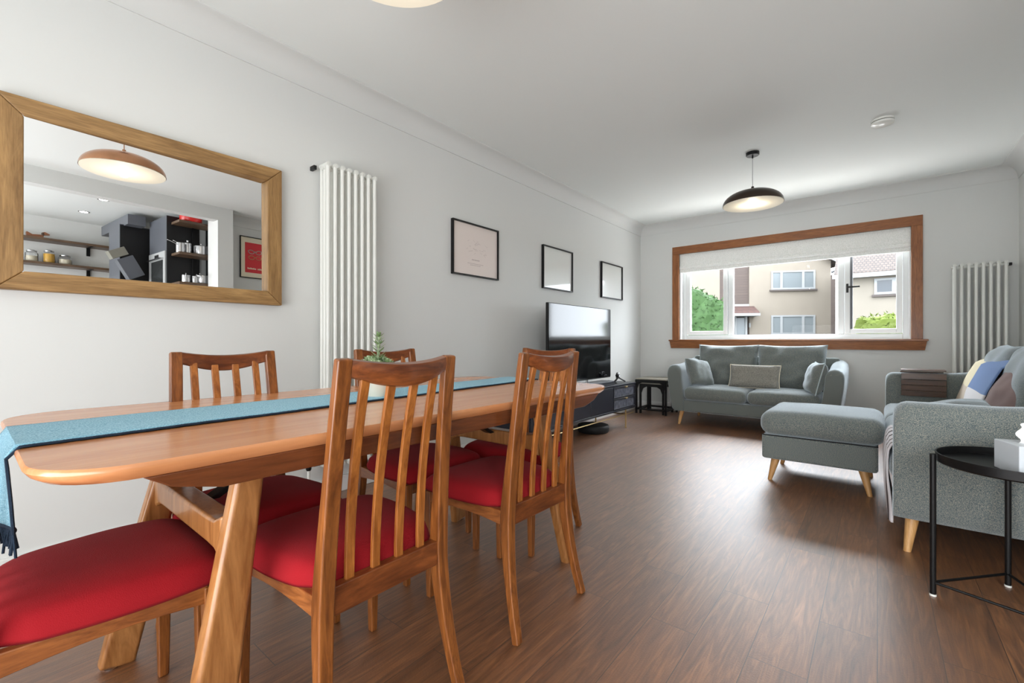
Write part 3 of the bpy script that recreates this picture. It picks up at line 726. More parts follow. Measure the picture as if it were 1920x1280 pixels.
# ---------------------------------------------------------------- table runner
rn = thing('table_runner', 'pale blue woven runner laid along the table and hanging over the near end', 'table runner', (TC[0], 0, 0))
def run_pt(u, v):
    # u along length 0 near-hang bottom .. 1 far ; v across
    Lh, Lt, Lf = .150, 1.83, .10; s_ = u*(Lh+Lt+Lf); zt = TZ+.004
    if s_ < Lh:
        k = 1-s_/Lh; y = TY0-.006; z = zt-.006-k*Lh*.98
        if k < .1: z = zt-.01-k*.12*1.2; 
        y += .010*math.sin(v*9+1)*k-.004
    elif s_ < Lh+Lt: y = TY0+(s_-Lh)*(TY1-TY0)/Lt; z = zt+.0015*noise.noise(Vector((v*3, y*4, 0)))+.0015
    else:
        k = (s_-Lh-Lt)/Lf; y = TY1+.012; z = zt-.008-k*Lf
    yy = min(max(y, TY0), TY1); k2 = (yy-TY0)/(TY1-TY0)
    xa = -1.238-.14*k2; xb = -1.535-.03*k2
    wv = .006*noise.noise(Vector((y*3, 2+v, 0)))
    x = xa+(xb-xa)*v+wv
    if s_ < Lh: x += .012*math.sin(s_*30+v*3)+ (.015*(1-s_/Lh))*(1 if v < .5 else -1)
    return (x-TC[0], y, z)
mb = MB().grid(run_pt, 150, 16); mb.build('cloth', 'runner', rn, solid=.004)
for v in (0, 1):
    pts = []
    for i in range(120):
        p = run_pt(i/119, v); pts.append((p[0]+(.003 if v == 0 else -.003)+.0015*math.sin(i*2.3), p[1], p[2]-.0015))
    MB().tube(pts, .0028, 6).build('edging', 'navy', rn)
fg = MB(); rr = random.Random(5)
for i in range(70):
    p = Vector(run_pt(0, i/69)); q = p+Vector((rr.uniform(-.01, .01), rr.uniform(-.006, .006), -.03-rr.random()*.02))
    fg.tube([p, (p+q)/2+Vector((rr.uniform(-.004, .004), 0, 0)), q], .0022, 5)
fg.tube([run_pt(0, i/30) for i in range(31)], .004, 6).build('fringe', 'navy', rn)

# ---------------------------------------------------------------- succulent
pp = thing('potted_succulent', 'green succulent in a cream tapered pot standing on the blue runner', 'plant', (-1.372, .93, TZ+.0075))
MB().lathe([(.034, 0), (.036, .004), (.058, .098), (.060, .102), (.055, .102), (.052, .088), (.001, .088)], n=36).build('pot', 'pot', pp)
MB().lathe([(.001, .084), (.0505, .086), (.045, .092), (.001, .094)], n=24).build('soil', 'soil', pp)
def leaf(mb, base, d, L_, w_, up=Vector((0, 0, 1))):
    d = d.normalized(); s1 = d.cross(up)
    if s1.length < .1: s1 = d.cross(Vector((1, 0, 0)))
    s1.normalize(); n_ = s1.cross(d).normalized(); rings = []
    for i in range(6):
        k = i/5; ww = w_*math.sin(PI*(.12+.86*k))**.8*.5; p = base+d*L_*k+n_*(-.12*L_*math.sin(PI*k)*0+L_*.18*k*k)
        tk = ww*.45
        rings.append([tuple(p+s1*ww), tuple(p+n_*tk*.4), tuple(p-s1*ww), tuple(p-n_*tk)])
    mb.loft(rings)
rr = random.Random(4); mb = MB(); mb2 = MB(); st = MB()
for r_ in range(11):
    a = r_/11*2*PI+.3*rr.random(); rad = .034*rr.random()**.5 if r_ else 0; c_ = Vector((rad*math.cos(a)*1.2, rad*math.sin(a)*1.2, .10+.018*rr.random()))
    for ring_ in range(3):
        for q in range(8):
            b = q/8*2*PI+ring_*.4; el = .25+.4*ring_
            leaf(mb if rr.random() < .5 else mb2, c_+Vector((0, 0, .004*ring_)), Vector((math.cos(b)*math.cos(el), math.sin(b)*math.cos(el), math.sin(el))), .030-.006*ring_, .012)
st.tube([(0, 0, .09), (.002, 0, .15), (.0, .004, .21)], .003, 6)
for i in range(7):
    z = .128+i*.0135; 
    for q in range(4):
        b = i*.9+q*PI/2; leaf(mb2 if i % 2 else mb, Vector((.001, .002, z)), Vector((math.cos(b), math.sin(b), .45)), .036-.002*i, .009)
for q in range(6): leaf(mb, Vector((0, .004, .208)), Vector((math.cos(q), math.sin(q), 1.6)), .022, .009)
mb.build('leaves', 'succ', pp); mb2.build('leaves', 'succ2', pp); st.build('stem', 'succ2', pp)

# ---------------------------------------------------------------- sofas
def leg_cone(x, y, z1, dx, dy, r0=.014, r1=.026):
    n = 14; rings = []
    for i in range(5):
        k = i/4; r = r0+(r1-r0)*k; cx = x+dx*(1-k); cy = y+dy*(1-k)
        rings.append([(cx+r*math.cos(q*2*PI/n), cy+r*math.sin(q*2*PI/n), z1*k) for q in range(n)])
    return MB().loft(rings)
def sofa(name, label, loc, rz, L_, D_, nseat, group=None, aw=.165, seat_front=.0, backz=.87, group_=None):
    t = thing(name, label, 'sofa', loc, rz)
    # arms
    for s_ in (0, 1):
        rings = []; rr_ = []
        ny = 22
        for i in range(ny):
            k = (i/(ny-1))**1.8; y = k*(D_-.04); rc = .05
            dr_ = rc-math.sqrt(max(0, rc*rc-(rc-y)**2)) if y < rc else 0
            e = 1-dr_/rc
            zt = .685+.065*max(0, (k-.35)/.65)**1.3-dr_*.9
            yy = y
            # section polygon in xz (left arm)
            inset = .012*(1-e)
            P_ = [(.20-inset, .16), (.085+inset, .16), (.058+inset, .19), (.035+inset, .32), (.010+inset, .50)]
            cx_, cr = .0825, .0775-inset
            for q in range(9):
                a = PI-PI*q/8; P_.append((cx_+cr*math.cos(a)*(1), zt-.0775+.0775*math.sin(a)-inset))
            P_ += [(.168-inset, .50), (.195-inset, .30)]
            if s_ == 1: P_ = [(L_-x, z) for x, z in P_]
            rings.append([(x, yy-(0 if i else -.0), z) for x, z in P_])
        MB().loft(rings).build('arm', 'sofa', t, bevel=.008, seg=2)
    MB().box(.10, L_-.10, .02, D_-.06, .155, .285).build('base', 'sofa', t, bevel=.02, seg=3)
    MB().loft([[(x, D_-.26, .25), (x, D_-.08, .17), (x, D_, .74), (x, D_-.10, .78)] for x in (.08, L_-.08)]).build('back_frame', 'sofa', t, bevel=.025, seg=3)
    x0, x1 = .185, L_-.185; wd = (x1-x0)/nseat
    for i in range(nseat):
        o = softbox(x0+wd*i+.002, x0+wd*(i+1)-.002, -.012, D_-.30, .283, .432, n=12, crown=.022, seed=i).build('seat_cushion', 'sofa', t); weld(o)
        bc = pillow(wd*1.03, backz-.35, .25, 28, .07, 3.0, seed=i*3+1, wrinkle=.045 if nseat == 2 else .018)
        xf(bc, Matrix.Translation((x0+wd*(i+.5), D_-.285, .415+(backz-.42)/2+.005)) @ Matrix.Rotation(-.22, 4, 'X'))
        b_ = bc.build('back_cushion', 'sofa', t)
        for xx in ((-.2*wd, .2*wd) if nseat == 2 else (0,)):
            MB().sphere((x0+wd*(i+.5)+xx, D_-.385, .415+(backz-.42)/2-.02), .010, 8, (1, .5, 1)).build('button', 'sofa', b_)
    for x, y, dx, dy in ((.16, .07, -.03, -.02), (L_-.16, .07, .03, -.02), (.16, D_-.12, -.03, .02), (L_-.16, D_-.12, .03, .02)):
        leg_cone(x, y, .158, dx, dy).build('leg', 'leg_oak', t)
    return t
S1 = (-1.905, 5.18)
sofa('sofa', 'grey-green two seater sofa standing under the front window', (S1[0], S1[1], 0), 0, 1.675, .88, 2, backz=.885)
S2 = (.055, 5.18)
sofa('sofa', 'long grey-green sofa along the right wall with its near arm towards the camera', (S2[0], S2[1], 0), -PI/2, 2.60, .93, 3, backz=.90)

def cushion(name, label, loc, rot, wd, ht, th, mat, piping=None, group=None, seed=0, button=False, pinch=.08, wr=.01, rgh=2.6, cat='cushion', pr=.005):
    t = thing(name, label, cat, loc, 0, group, rot=rot)
    pillow(wd, ht, th, 24, pinch, rgh, seed, wr).build('cover', mat, t)
    if piping: piping_for(wd, ht, pinch, pr).build('piping', piping, t)
    if button: MB().sphere((0, -th/2+.012, 0), .009, 8, (1, .5, 1)).build('button', mat, t)
    return t
G = 'scatter cushions on the sofa under the window'
cushion('cushion', 'pale grey-blue square cushion with a centre button leaning on the left sofa arm', (-1.60, 5.40, .59), (math.radians(-26), math.radians(8), math.radians(62)), .34, .33, .16, 'sofa', group=G, seed=2, button=True)
cushion('cushion', 'grey oblong cushion with cream piping in the middle of the window sofa', (-1.045, 5.47, .565), (math.radians(-20), 0, 0), .50, .265, .12, 'grey_cush', 'cream', group=G, seed=5, pinch=.05, rgh=4)
cushion('cushion', 'narrow grey cushion standing against the right arm of the window sofa', (-.475, 5.33, .585), (math.radians(-14), 0, math.radians(-72)), .34, .32, .16, 'sofa', 'piping', group=G, seed=8)

# ---------------------------------------------------------------- ottoman
ot = thing('footstool', 'large grey-green fabric footstool on splayed pale wooden legs', 'footstool', (-.615, 3.46, 0))
OW, OD = .62, .64
MB().box(0, OW, 0, OD, .155, .318).build('base', 'sofa', ot, bevel=.018, seg=3)
o = softbox(-.012, OW+.035, -.022, OD+.03, .315, .475, n=16, crown=.022, seed=4).build('cushion', 'sofa', ot); weld(o)
for x, y, dx, dy in ((.075, .085, -.035, -.025), (OW-.075, .085, .035, -.025), (.075, OD-.085, -.035, .02), (OW-.075, OD-.085, .035, .02)):
    leg_cone(x, y, .158, dx, dy, .013, .028).build('leg', 'leg_oak', ot)
MB().tube([(.0, -.001, .317), (OW, -.001, .317)], .0035, 6).build('piping', 'sofa_dark', ot)

# ---------------------------------------------------------------- arm tray on the far arm
at = thing('arm_tray', 'dark walnut slatted arm tray draped over the far arm of the long sofa', 'tray', (.155, 5.0, 0))
mb = MB()
def slat_row(pts):
    for (y0, z0), (y1, z1) in zip(pts, pts[1:]):
        d = Vector((0, y1-y0, z1-z0)); n_ = Vector((0, -d.z, d.y)).normalized()*.008
        e = d*.03
        a = Vector((0, y0, z0))+e; b = Vector((0, y1, z1))-e
        mb.loft([[tuple(Vector((x, 0, 0))+q) for q in (a, b, b+n_, a+n_)] for x in (0, .275)])
side = [(-.035-.015*i/6, .505+.175*i/6) for i in range(7)]
slat_row([(-.010, .498), (-.013, .545), (-.016, .59), (-.017, .635), (-.014, .688)])
slat_row([(-.012, .706), (.05, .712), (.11, .712), (.165, .706)])
slat_row([(.183, .695), (.185, .65), (.182, .60), (.178, .55)])
mb.build('slats', 'dark_wood', at, bevel=.002)
MB().box(.01, .265, .0, .16, .712, .717).build('cork_top', 'paper2', at, bevel=.001) if False else None

# ---------------------------------------------------------------- throws and cushions on the long sofa
def sheet(name, label, fn, nu, nv, mat, cat, solid=.008, parts=None):
    o = MB().grid(fn, nu, nv).build(name, mat, None, solid=solid); return tag(o, label, cat)
def patch_mat():
    m, nt, b = newmat('patchwork_blanket'); L = nt.links
    uv = nt.nodes.new('ShaderNodeTexCoord'); sp = nt.nodes.new('ShaderNodeSeparateXYZ'); L.new(uv.outputs['UV'], sp.inputs[0])
    def step(src, t_):
        n_ = nt.nodes.new('ShaderNodeMath'); n_.operation = 'GREATER_THAN'; n_.inputs[1].default_value = t_; L.new(src, n_.inputs[0]); return n_.outputs[0]
    def mix(f_, a, b_):
        n_ = nt.nodes.new('ShaderNodeMix'); n_.data_type = 'RGBA'; L.new(f_, n_.inputs[0])
        for k, q in ((6, a), (7, b_)):
            if isinstance(q, tuple): n_.inputs[k].default_value = q
            else: L.new(q, n_.inputs[k])
        return n_.outputs[2]
    low = mix(step(sp.outputs[0], .30), srgb(206, 192, 176), srgb(226, 224, 226))
    up = mix(step(sp.outputs[0], .30), srgb(228, 218, 186), srgb(112, 138, 184))
    L.new(mix(step(sp.outputs[1], .42), low, up), b.inputs['Base Color']); b.inputs['Roughness'].default_value = .95
    return m
M['patch'] = patch_mat()
def blanket_fn(u, v):
    # v: 0 seat -> 1 over the back ; u across y from far end to nearer
    y = 4.93-u*.95
    z = .452+v*.40; x = .505+.145*v-.02*math.sin(PI*v)
    if v > .86: k = (v-.86)/.14; x = .605+.145*(.86)*0+.02+k*.14; z = .452+.86*.40+.04*math.sin(k*PI/2)
    nx = .008*noise.noise(Vector((u*4, v*4, 2)))
    return (x-.03+nx, y, z+nx)
mb = MB().grid(blanket_fn, 26, 26); o = mb.build('patchwork_blanket', 'patch', None, solid=.008)
uvl = o.data.uv_layers.new(name='UVMap'); nv_ = 26
for li, lp in enumerate(o.data.loops):
    vi = lp.vertex_index; uvl.data[li].uv = ((vi//nv_)/(25), (vi % nv_)/25)
tag(o, 'patchwork blanket in cream, blue and beige over the long sofa back', 'blanket')
cushion('cushion', 'mauve-brown square cushion with a pale fringed edge on the long sofa', (.60, 3.78, .61), (math.radians(-24), 0, math.radians(-75)), .40, .38, .14, plain('mauve_fabric', srgb(138, 118, 116), .9, noise_amt=.1), plain('pale_fringe', srgb(220, 220, 222), .95), seed=12, pr=.012)
cushion('cushion', 'flat grey cushion with pale piping lying on the long sofa behind its near arm', (.33, 3.55, .535), (math.radians(-78), math.radians(10), math.radians(-80)), .38, .38, .11, 'sofa', 'piping', seed=15)
def stripe_mat():
    m, nt, b = newmat('striped_throw'); L = nt.links
    tc = nt.nodes.new('ShaderNodeTexCoord'); wv = nt.nodes.new('ShaderNodeTexWave'); wv.bands_direction = 'Y'; wv.inputs['Scale'].default_value = 2.6; wv.inputs['Distortion'].default_value = .4
    L.new(tc.outputs['Object'], wv.inputs[0]); cr = nt.nodes.new('ShaderNodeValToRGB'); cr.color_ramp.interpolation = 'CONSTANT'
    cr.color_ramp.elements[0].color = srgb(222, 218, 222); cr.color_ramp.elements[1].position = .86; cr.color_ramp.elements[1].color = srgb(84, 72, 74)
    L.new(wv.outputs['Fac'], cr.inputs[0]); L.new(cr.outputs[0], b.inputs['Base Color']); b.inputs['Roughness'].default_value = .95; return m
M['stripe'] = stripe_mat()
def throw_fn(u, v):
    y = 2.80+u*.62; s_ = v*1.02
    if s_ < .5: x = .56-s_; z = .462
    else:
        k = (s_-.5); z = .462-k*.72; x = .045-.012*math.sin(k*8)+.012*math.sin(u*16+k*6)*k*2
        if k < .04: x = .06-k*.4; z = .46-k*.3
    z += .006*noise.noise(Vector((u*5, v*5, 1)))
    return (x-.0, y, z)
sheet('throw_blanket', 'pale dark-striped throw hanging over the front of the long sofa', throw_fn, 30, 44, 'stripe', 'blanket', .008)

# ---------------------------------------------------------------- tray table and tissue box
gt = thing('tray_table', 'round black metal tray table with thin legs in front of the long sofa', 'table', (.385, 2.335, 0))
GR = .215
mb = MB().lathe([(.001, .500), (GR-.006, .500), (GR, .505), (GR+.001, .535), (GR-.004, .535), (GR-.008, .508), (.001, .506)], n=56); mb.build('tray', 'black', gt)
for a in (math.radians(190), math.radians(88), math.radians(-50)):
    x, y = (GR+.012)*math.cos(a), (GR+.012)*math.sin(a)
    lg = MB().tube([(x, y, .006), (x, y, .53)], .0095, 12); lo = lg.build('leg', 'black', gt)
    MB().tube([(x, y, 0), (x, y, .007)], .0105, 12).build('foot', 'white', lo)
    MB().box(-.012, .012, -.006, .006, .508, .53, Matrix.Translation((x*.96, y*.96, 0)) @ Matrix.Rotation(a, 4, 'Z')).build('bracket', 'black', lo)
aa = [math.radians(q) for q in (190, 88, -50)]
pp_ = [((GR+.012)*math.cos(a), (GR+.012)*math.sin(a), .05) for a in aa]
mb = MB()
for i in range(3): mb.tube([pp_[i], pp_[(i+1) % 3]], .005, 8)
mb.build('base_brace', 'black', gt)
MB().lathe([(.001, .5062), (.045, .5062), (.046, .510), (.001, .511)], (.03, .055, 0), 28).build('coaster', 'sofa_dark', None, loc=(.385, 2.335, .001))
co = COL.objects[-1] if False else bpy.data.objects['coaster']; tag(co, 'dark round coaster lying in the black tray beside the tissue box', 'coaster')
tbx = thing('tissue_box', 'pale marbled tissue box on the black tray table', 'tissue box', (.405, 2.275, .507), math.radians(18))
MB().box(-.07, .15, -.07, .06, 0, .10).build('box', 'tissue_box', tbx, bevel=.003)
mb = MB(); mb.grid(lambda u, v: (.0+(v-.5)*.09*(1-.3*u)+.008*math.sin(u*9), .012*math.sin(v*11)+.02*(u-.5)-.005, .098+u*.075-.03*abs(v-.45)*u), 12, 18); mb.build('tissue', 'tissue', tbx, solid=.001)

# ---------------------------------------------------------------- television and media cabinet
CX0, CX1, CY0, CY1, CZ0, CZ1 = -2.56, -2.13, 2.86, 4.84, .205, .49
mc = thing('media_cabinet', 'low navy media cabinet with glass drawers on a brass frame under the television', 'cabinet', (CX0, CY0, 0))
CL = CY1-CY0; CW = CX1-CX0
MB().box(0, CW, 0, CL, CZ1-.018, CZ1).box(0, CW, 0, CL, CZ0, CZ0+.018).box(0, CW-.004, 0, .018, CZ0+.018, CZ1-.018).box(0, CW-.004, CL-.018, CL, CZ0+.018, CZ1-.018).box(0, .01, .018, CL-.018, CZ0+.018, CZ1-.018).box(.01, CW-.03, CL-.565, CL-.55, CZ0+.018, CZ1-.018).build('body', 'navy_cab', mc, bevel=.002)
dys = [(.022, .49), (.494, .955), (.959, 1.43)]
for i, (a, b) in enumerate(dys):
    d = MB().box(CW-.022, CW-.002, a, b, CZ0+.022, CZ1-.022).build('door', 'navy_cab', mc, bevel=.002)
    yy = b-.06 if i == 1 else a+.03
    MB().box(CW-.002, CW+.014, yy, yy+.045, CZ1-.048, CZ1-.026).build('handle', 'gold', d, bevel=.002)
for k in range(2):
    z0 = CZ0+.024+k*.122; z1 = z0+.116
    d = MB().box(CW-.02, CW, 1.436, CL-.022, z0, z0+.01).box(CW-.02, CW, 1.436, CL-.022, z1-.016, z1).box(CW-.02, CW, 1.436, 1.448, z0+.01, z1-.016).box(CW-.02, CW, CL-.034, CL-.022, z0+.01, z1-.016).build('drawer', 'navy_cab', mc, bevel=.001)
    MB().box(CW-.012, CW-.008, 1.448, CL-.034, z0+.01, z1-.016).build('glass_front', plain('etched_glass', srgb(92, 95, 106), .1, noise_amt=.95, nscale=26) if k == 0 else bpy.data.materials['etched_glass'], d, smooth=False)
    MB().box(CW-.0, CW+.014, 1.70, 1.745, z1-.018, z1-.004).build('handle', 'gold', d, bevel=.002)
mb = MB()
for y in (.22, CL-.22):
    for x in (.04, CW-.02):
        mb.tube([(x, y, .0), (x, y, CZ0)], .008, 10); mb.sphere((x, y, .008), .012, 8)
mb.tube([(CW-.02, .02, .15), (CW-.02, CL-.02, .15)], .006, 8).tube([(.04, .02, .15), (.04, CL-.02, .15)], .006, 8).tube([(.04, .22, .15), (CW-.02, .22, .15)], .006, 8).tube([(.04, CL-.22, .15), (CW-.02, CL-.22, .15)], .006, 8)
mb.build('brass_frame', 'gold', mc)
tv = thing('television', 'large flat television standing on the navy cabinet', 'television', (-2.35, 4.035, CZ1+.001))
MB().box(-.03, -.004, -.625, .625, .055, .822).build('housing', 'black_matt', tv, bevel=.004)
MB().box(-.004, .001, -.617, .617, .068, .815).build('screen', 'screen', tv, smooth=False)
mb = MB().box(-.1, .10, -.30, .30, 0, .008).tube([(-.02, -.12, .006), (-.02, -.12, .08)], .012, 8).tube([(-.02, .12, .006), (-.02, .12, .08)], .012, 8); mb.build('stand', 'silver', tv, bevel=.001)
sb = MB().loft([[(x, y, z) for x, z in ((-.035, 0), (.04, 0), (.045, .012), (.04, .042), (-.03, .046))] for y in (-.33, .36)]).build('soundbar', 'navy_cab', None, bevel=.003, loc=(-2.205, 4.02, CZ1+.001)); tag(sb, 'slim dark soundbar lying in front of the television', 'soundbar')
fg_ = thing('desk_ornament', 'small black articulated ornament with pale beads at the end of the cabinet', 'ornament', (-2.25, 4.60, CZ1+.001))
mb = MB().tube([(.0, -.05, .02), (.02, .0, .06), (.05, .11, .012)], .008, 8).tube([(0, -.05, .012), (.02, 0, .06), (-.03, .06, .05)], .009, 8).lathe([(.028, 0), (.03, .006), (.012, .012)], (0, -.05, 0), 14); mb.build('arm', 'black', fg_)
MB().sphere((-.01, .05, .095), .02, 10).sphere((-.02, .09, .06), .017, 10).build('bead', 'silver', fg_)
MB().sphere((.01, .0, .08), .022, 10).build('joint', 'black', fg_)
MB().lathe([(.001, 0), (.15, 0), (.165, .02), (.165, .065), (.155, .078), (.001, .082)], n=40).build('robot_vacuum', 'black_matt', None, loc=(-2.32, 4.2, 0)); tag(bpy.data.objects['robot_vacuum'], 'round black robot vacuum on the floor beneath the media cabinet', 'vacuum')
wbx = MB().lathe([(.03, 0), (.034, .01), (.034, .075), (.026, .09), (.001, .092)], n=20).build('speaker', 'white', None, loc=(-2.28, 3.32, CZ1)); tag(wbx, 'small white cylindrical speaker at the near end of the media cabinet', 'speaker')

# nest of side tables in the corner
nt_ = thing('nest_of_tables', 'black nest of small tables with a pale top in the corner by the window sofa', 'side table', (-2.50, 5.66, 0))
def small_table(x0, x1, y0, y1, h, par, top='cream'):
    m2 = MB(); a = .012
    for x in (x0+a, x1-a):
        for y in (y0+a, y1-a): MB().box(x-a, x+a, y-a, y+a, 0, h-.03).build('leg', 'black', par, bevel=.002)
    MB().box(x0, x1, y0, y1, h-.05, h-.014).build('frame', 'black', par, bevel=.002)
    MB().box(x0+.006, x1-.006, y0+.006, y1-.006, h-.014, h).build('top', top, par, bevel=.002)
    r = MB().box(x0, x1, y0, y0+.018, .05, .068).box(x0, x1, y1-.018, y1, .05, .068).box(x0, x0+.018, y0, y1, .05, .068).box(x1-.018, x1, y0, y1, .05, .068)
    r.build('stretcher', 'black', par)
    for s_, x in ((1, x0+.024), (-1, x1-.024)):
        MB().loft([[(x, y, h-.05), (x+s_*.07, y, h-.05), (x+s_*.025, y, h-.075), (x, y, h-.14)] for y in (y0+.004, y0+.018)]).build('corner_bracket', 'black', par)
M['table_grey'] = plain('woven_top', srgb(150, 144, 132), .7, noise_amt=.2, nscale=60)
small_table(0, .42, 0, .42, .462, nt_, 'table_grey')
small_table(.045, .375, .03, .38, .405, nt_, 'table_grey')

tp = MB().box(.03, .39, .05, .36, 0, .012).build('stacked_tray', 'black', None, bevel=.002, loc=(-2.50, 5.66, .4645)); 
bpy.data.objects.remove(tp)

# ---------------------------------------------------------------- pendant lights and alarm
def pendant(loc, zr, label, outer):
    t = thing('pendant_light', label, 'ceiling light', (loc[0], loc[1], zr), 0, 'dome pendant lights')
    R = .2366
    pr = []
    for i in range(15):
        a = PI/2*i/14; pr.append((R*math.cos(a)**.8, .118*math.sin(a)))
    pr = [(max(r, .016), z) for r, z in pr]
    n = 48
    MB().lathe(pr, n=n, cap=False).build('shade', outer, t)
    MB().lathe([(max(.004, r-.003), z-.0025) for r, z in pr], n=n, cap=True).build('shade_lining', 'shade_in', t)
    MB().lathe([(.036, .110), (.030, .120), (.020, .128), (.012, .142), (.010, .155), (.001, .156)], n=20).build('collar', outer, t)
    zc = ZC-zr
    MB().tube([(0, 0, .15), (0, 0, zc-.02)], .003, 8).build('cord', 'silver' if outer == 'shade_dark' else 'copper', t)
    MB().lathe([(.001, zc-.028), (.048, zc-.028), (.052, zc-.024), (.052, zc-.0005), (.001, zc-.0005)], n=28).build('ceiling_rose', 'black' if outer == 'shade_dark' else 'copper', t)
    MB().tube([(0, 0, zc-.05), (0, 0, zc-.028)], .006, 8).build('cord_grip', 'black', t)
    MB().sphere((0, 0, .028), .022, 12).build('bulb', 'bulb', t)
    MB().tube([(0, 0, .045), (0, 0, .10)], .014, 10).build('lamp_holder', 'black', t)
    l = bpy.data.lights.new('pendant_bulb', 'POINT'); l.energy = 6; l.color = (1, .86, .66); l.shadow_soft_size = .03
    lo = bpy.data.objects.new('pendant_bulb', l); COL.objects.link(lo); lo.location = (loc[0], loc[1], zr-.01)
pendant((-.84, 4.338), 2.14, 'dark bronze dome pendant light with a lit bulb hanging in front of the window', 'shade_dark')
pendant((-1.16, .838), 2.155, 'copper dome pendant light above the dining table, seen whole in the mirror', 'copper')
sa = thing('smoke_alarm', 'round white smoke alarm on the ceiling right of the pendant', 'smoke alarm', (.03, 4.30, ZC))
MB().lathe([(.001, -.0005), (.069, -.0005), (.069, -.014), (.001, -.014)], n=36).build('base', 'white', sa)
MB().lathe([(.001, -.014), (.055, -.014), (.055, -.020), (.001, -.020)], n=36).build('vent_gap', 'sofa_dark', sa)
MB().lathe([(.001, -.020), (.068, -.020), (.067, -.034), (.05, -.042), (.001, -.044)], n=36).build('cover', 'white', sa)

# ---------------------------------------------------------------- kitchen (seen in the mirror)
def kbox(mb, *a): return mb.box(*a)
for z, lab in ((2.285, 'upper dark wooden kitchen shelf carrying the dog figurine, seen in the mirror'), (1.982, 'lower dark wooden kitchen shelf carrying the glass jars, seen in the mirror')):
    t = thing('wall_shelf', lab, 'shelf', (2.995, .2, z), 0, 'dark kitchen wall shelves')
    MB().box(-.22, 0, 0, 1.62, -.03, 0).build('board', 'shelf_wood', t, bevel=.002)
    for y in (.35, 1.33): MB().box(-.19, -.005, y-.015, y+.015, -.036, -.03).box(-.02, -.002, y-.018, y+.018, -.14, -.03).build('bracket', 'black', t)
def jar(y, r, h, fill, fh, lab):
    t = thing('storage_jar', lab, 'jar', (2.88, y, 1.983), 0, 'glass jars on the kitchen shelf')
    MB().lathe([(.001, 0), (r*.92, 0), (r, .012), (r, h*.72), (r*.78, h*.82), (r*.78, h*.86), (r*.74, h*.86), (r*.74, h*.82), (r*.95, h*.71), (r*.95, .012), (.001, .006)], n=24, cap=False).build('jar_glass', 'glassware', t)
    MB().lathe([(.001, .008), (r*.9, .009), (r*.92, fh), (.001, fh+.005)], n=20).build('contents', fill, t)
    MB().lathe([(.001, h*.865), (r*.82, h*.865), (r*.84, h*.93), (r*.5, h), (.001, h)], n=24).build('lid', 'silver', t)
jar(.985, .058, .145, 'flour', .07, 'glass jar half full of pale oats, left of the jar of yellow pasta')
jar(1.138, .058, .165, 'pasta', .115, 'glass jar filled with yellow pasta between two other jars')
jar(1.285, .066, .125, 'flour', .065, 'squat glass jar of pale grain right of the jar of yellow pasta')
dg = thing('dog_figurine', 'small carved wooden sausage dog on the upper kitchen shelf', 'figurine', (2.88, 1.0, 2.286))
mb = MB(); mb.loft([[(x, y, z) for y, z in ((-.06, 0), (.085, 0), (.09, .035), (.06, .045), (-.01, .038), (-.055, .065), (-.065, .06))] for x in (-.018, .018)]); mb.build('body', 'figurine', dg, bevel=.004)
mb = MB(); mb.loft([[(x, y, z) for y, z in ((.07, .03), (.09, .04), (.145, .05), (.145, .062), (.10, .085), (.075, .075))] for x in (-.015, .015)]); mb.build('head', 'figurine', dg, bevel=.004)
MB().box(-.02, .02, .072, .092, .035, .075).build('ear', 'dark_wood', dg, bevel=.004)
# extractor housing
eh = thing('extractor_cabinet', 'dark grey extractor housing with a wide cornice beside the kitchen shelves, seen in the mirror', 'cabinet', (1.95, 1.60, 0))
MB().box(0, .42, 0, .30, 1.0, 2.44).box(.001, .42, .30, .42, 1.0, 2.44).build('chimney', 'cab_grey', eh, smooth=False)
MB().box(-.003, 0, .004, .30, 1.0, 2.43).build('side_panel', 'cab_black', eh, smooth=False)
MB().box(-.15, .92, .04, .22, 2.425, 2.55).build('cornice', 'cab_grey', eh, bevel=.003)
ah = thing('angled_hood', 'angled grey cooker hood tilted in front of the dark extractor housing', 'cooker hood', (1.78, 1.50, 1.95))
M2 = Matrix.Rotation(math.radians(28), 4, 'X')
MB().box(-.02, .10, 0, .17, .02, .12, M2).build('control_panel', 'hood_grey', ah, bevel=.004)
MB().box(-.02, .10, .03, .20, -.26, .0, M2).build('hood_panel', 'cab_grey', ah, bevel=.004)
cc = thing('kitchen_wall_cabinet', 'cream kitchen wall cabinet between the extractor and the tall oven unit', 'cabinet', (2.35, 2.02, 0))
MB().box(0, .45, 0, .35, 1.9, 2.5).build('body', 'cab_cream', cc, bevel=.003)
for z in (2.06, 2.32): MB().sphere((-.01, .06, z), .014, 8).build('knob', 'black', cc)
# tall oven unit
tu = thing('oven_unit', 'tall dark kitchen unit with a built-in steel oven, seen in the mirror', 'oven unit', (1.30, 1.875, 0))
MB().box(0, .56, 0, .345, 0, 2.50).build('carcass', 'cab_grey', tu, smooth=False)
MB().box(-.006, 0, .0, .345, 0, 2.50).build('side_panel', 'cab_black', tu, smooth=False)
ov = MB().box(.01, .53, -.018, -.001, 1.45, 2.075).build('oven_door', 'oven_steel', tu, bevel=.003)
MB().box(.06, .44, -.021, -.018, 1.50, 1.97).build('oven_window', 'oven_glass', ov, smooth=False)
MB().box(.2, .33, -.0205, -.018, 2.0, 2.045).build('display', 'cab_black', ov, smooth=False)
MB().tube([(.05, -.05, 1.985), (.48, -.05, 1.985)], .008, 8).build('oven_handle', 'silver', ov)
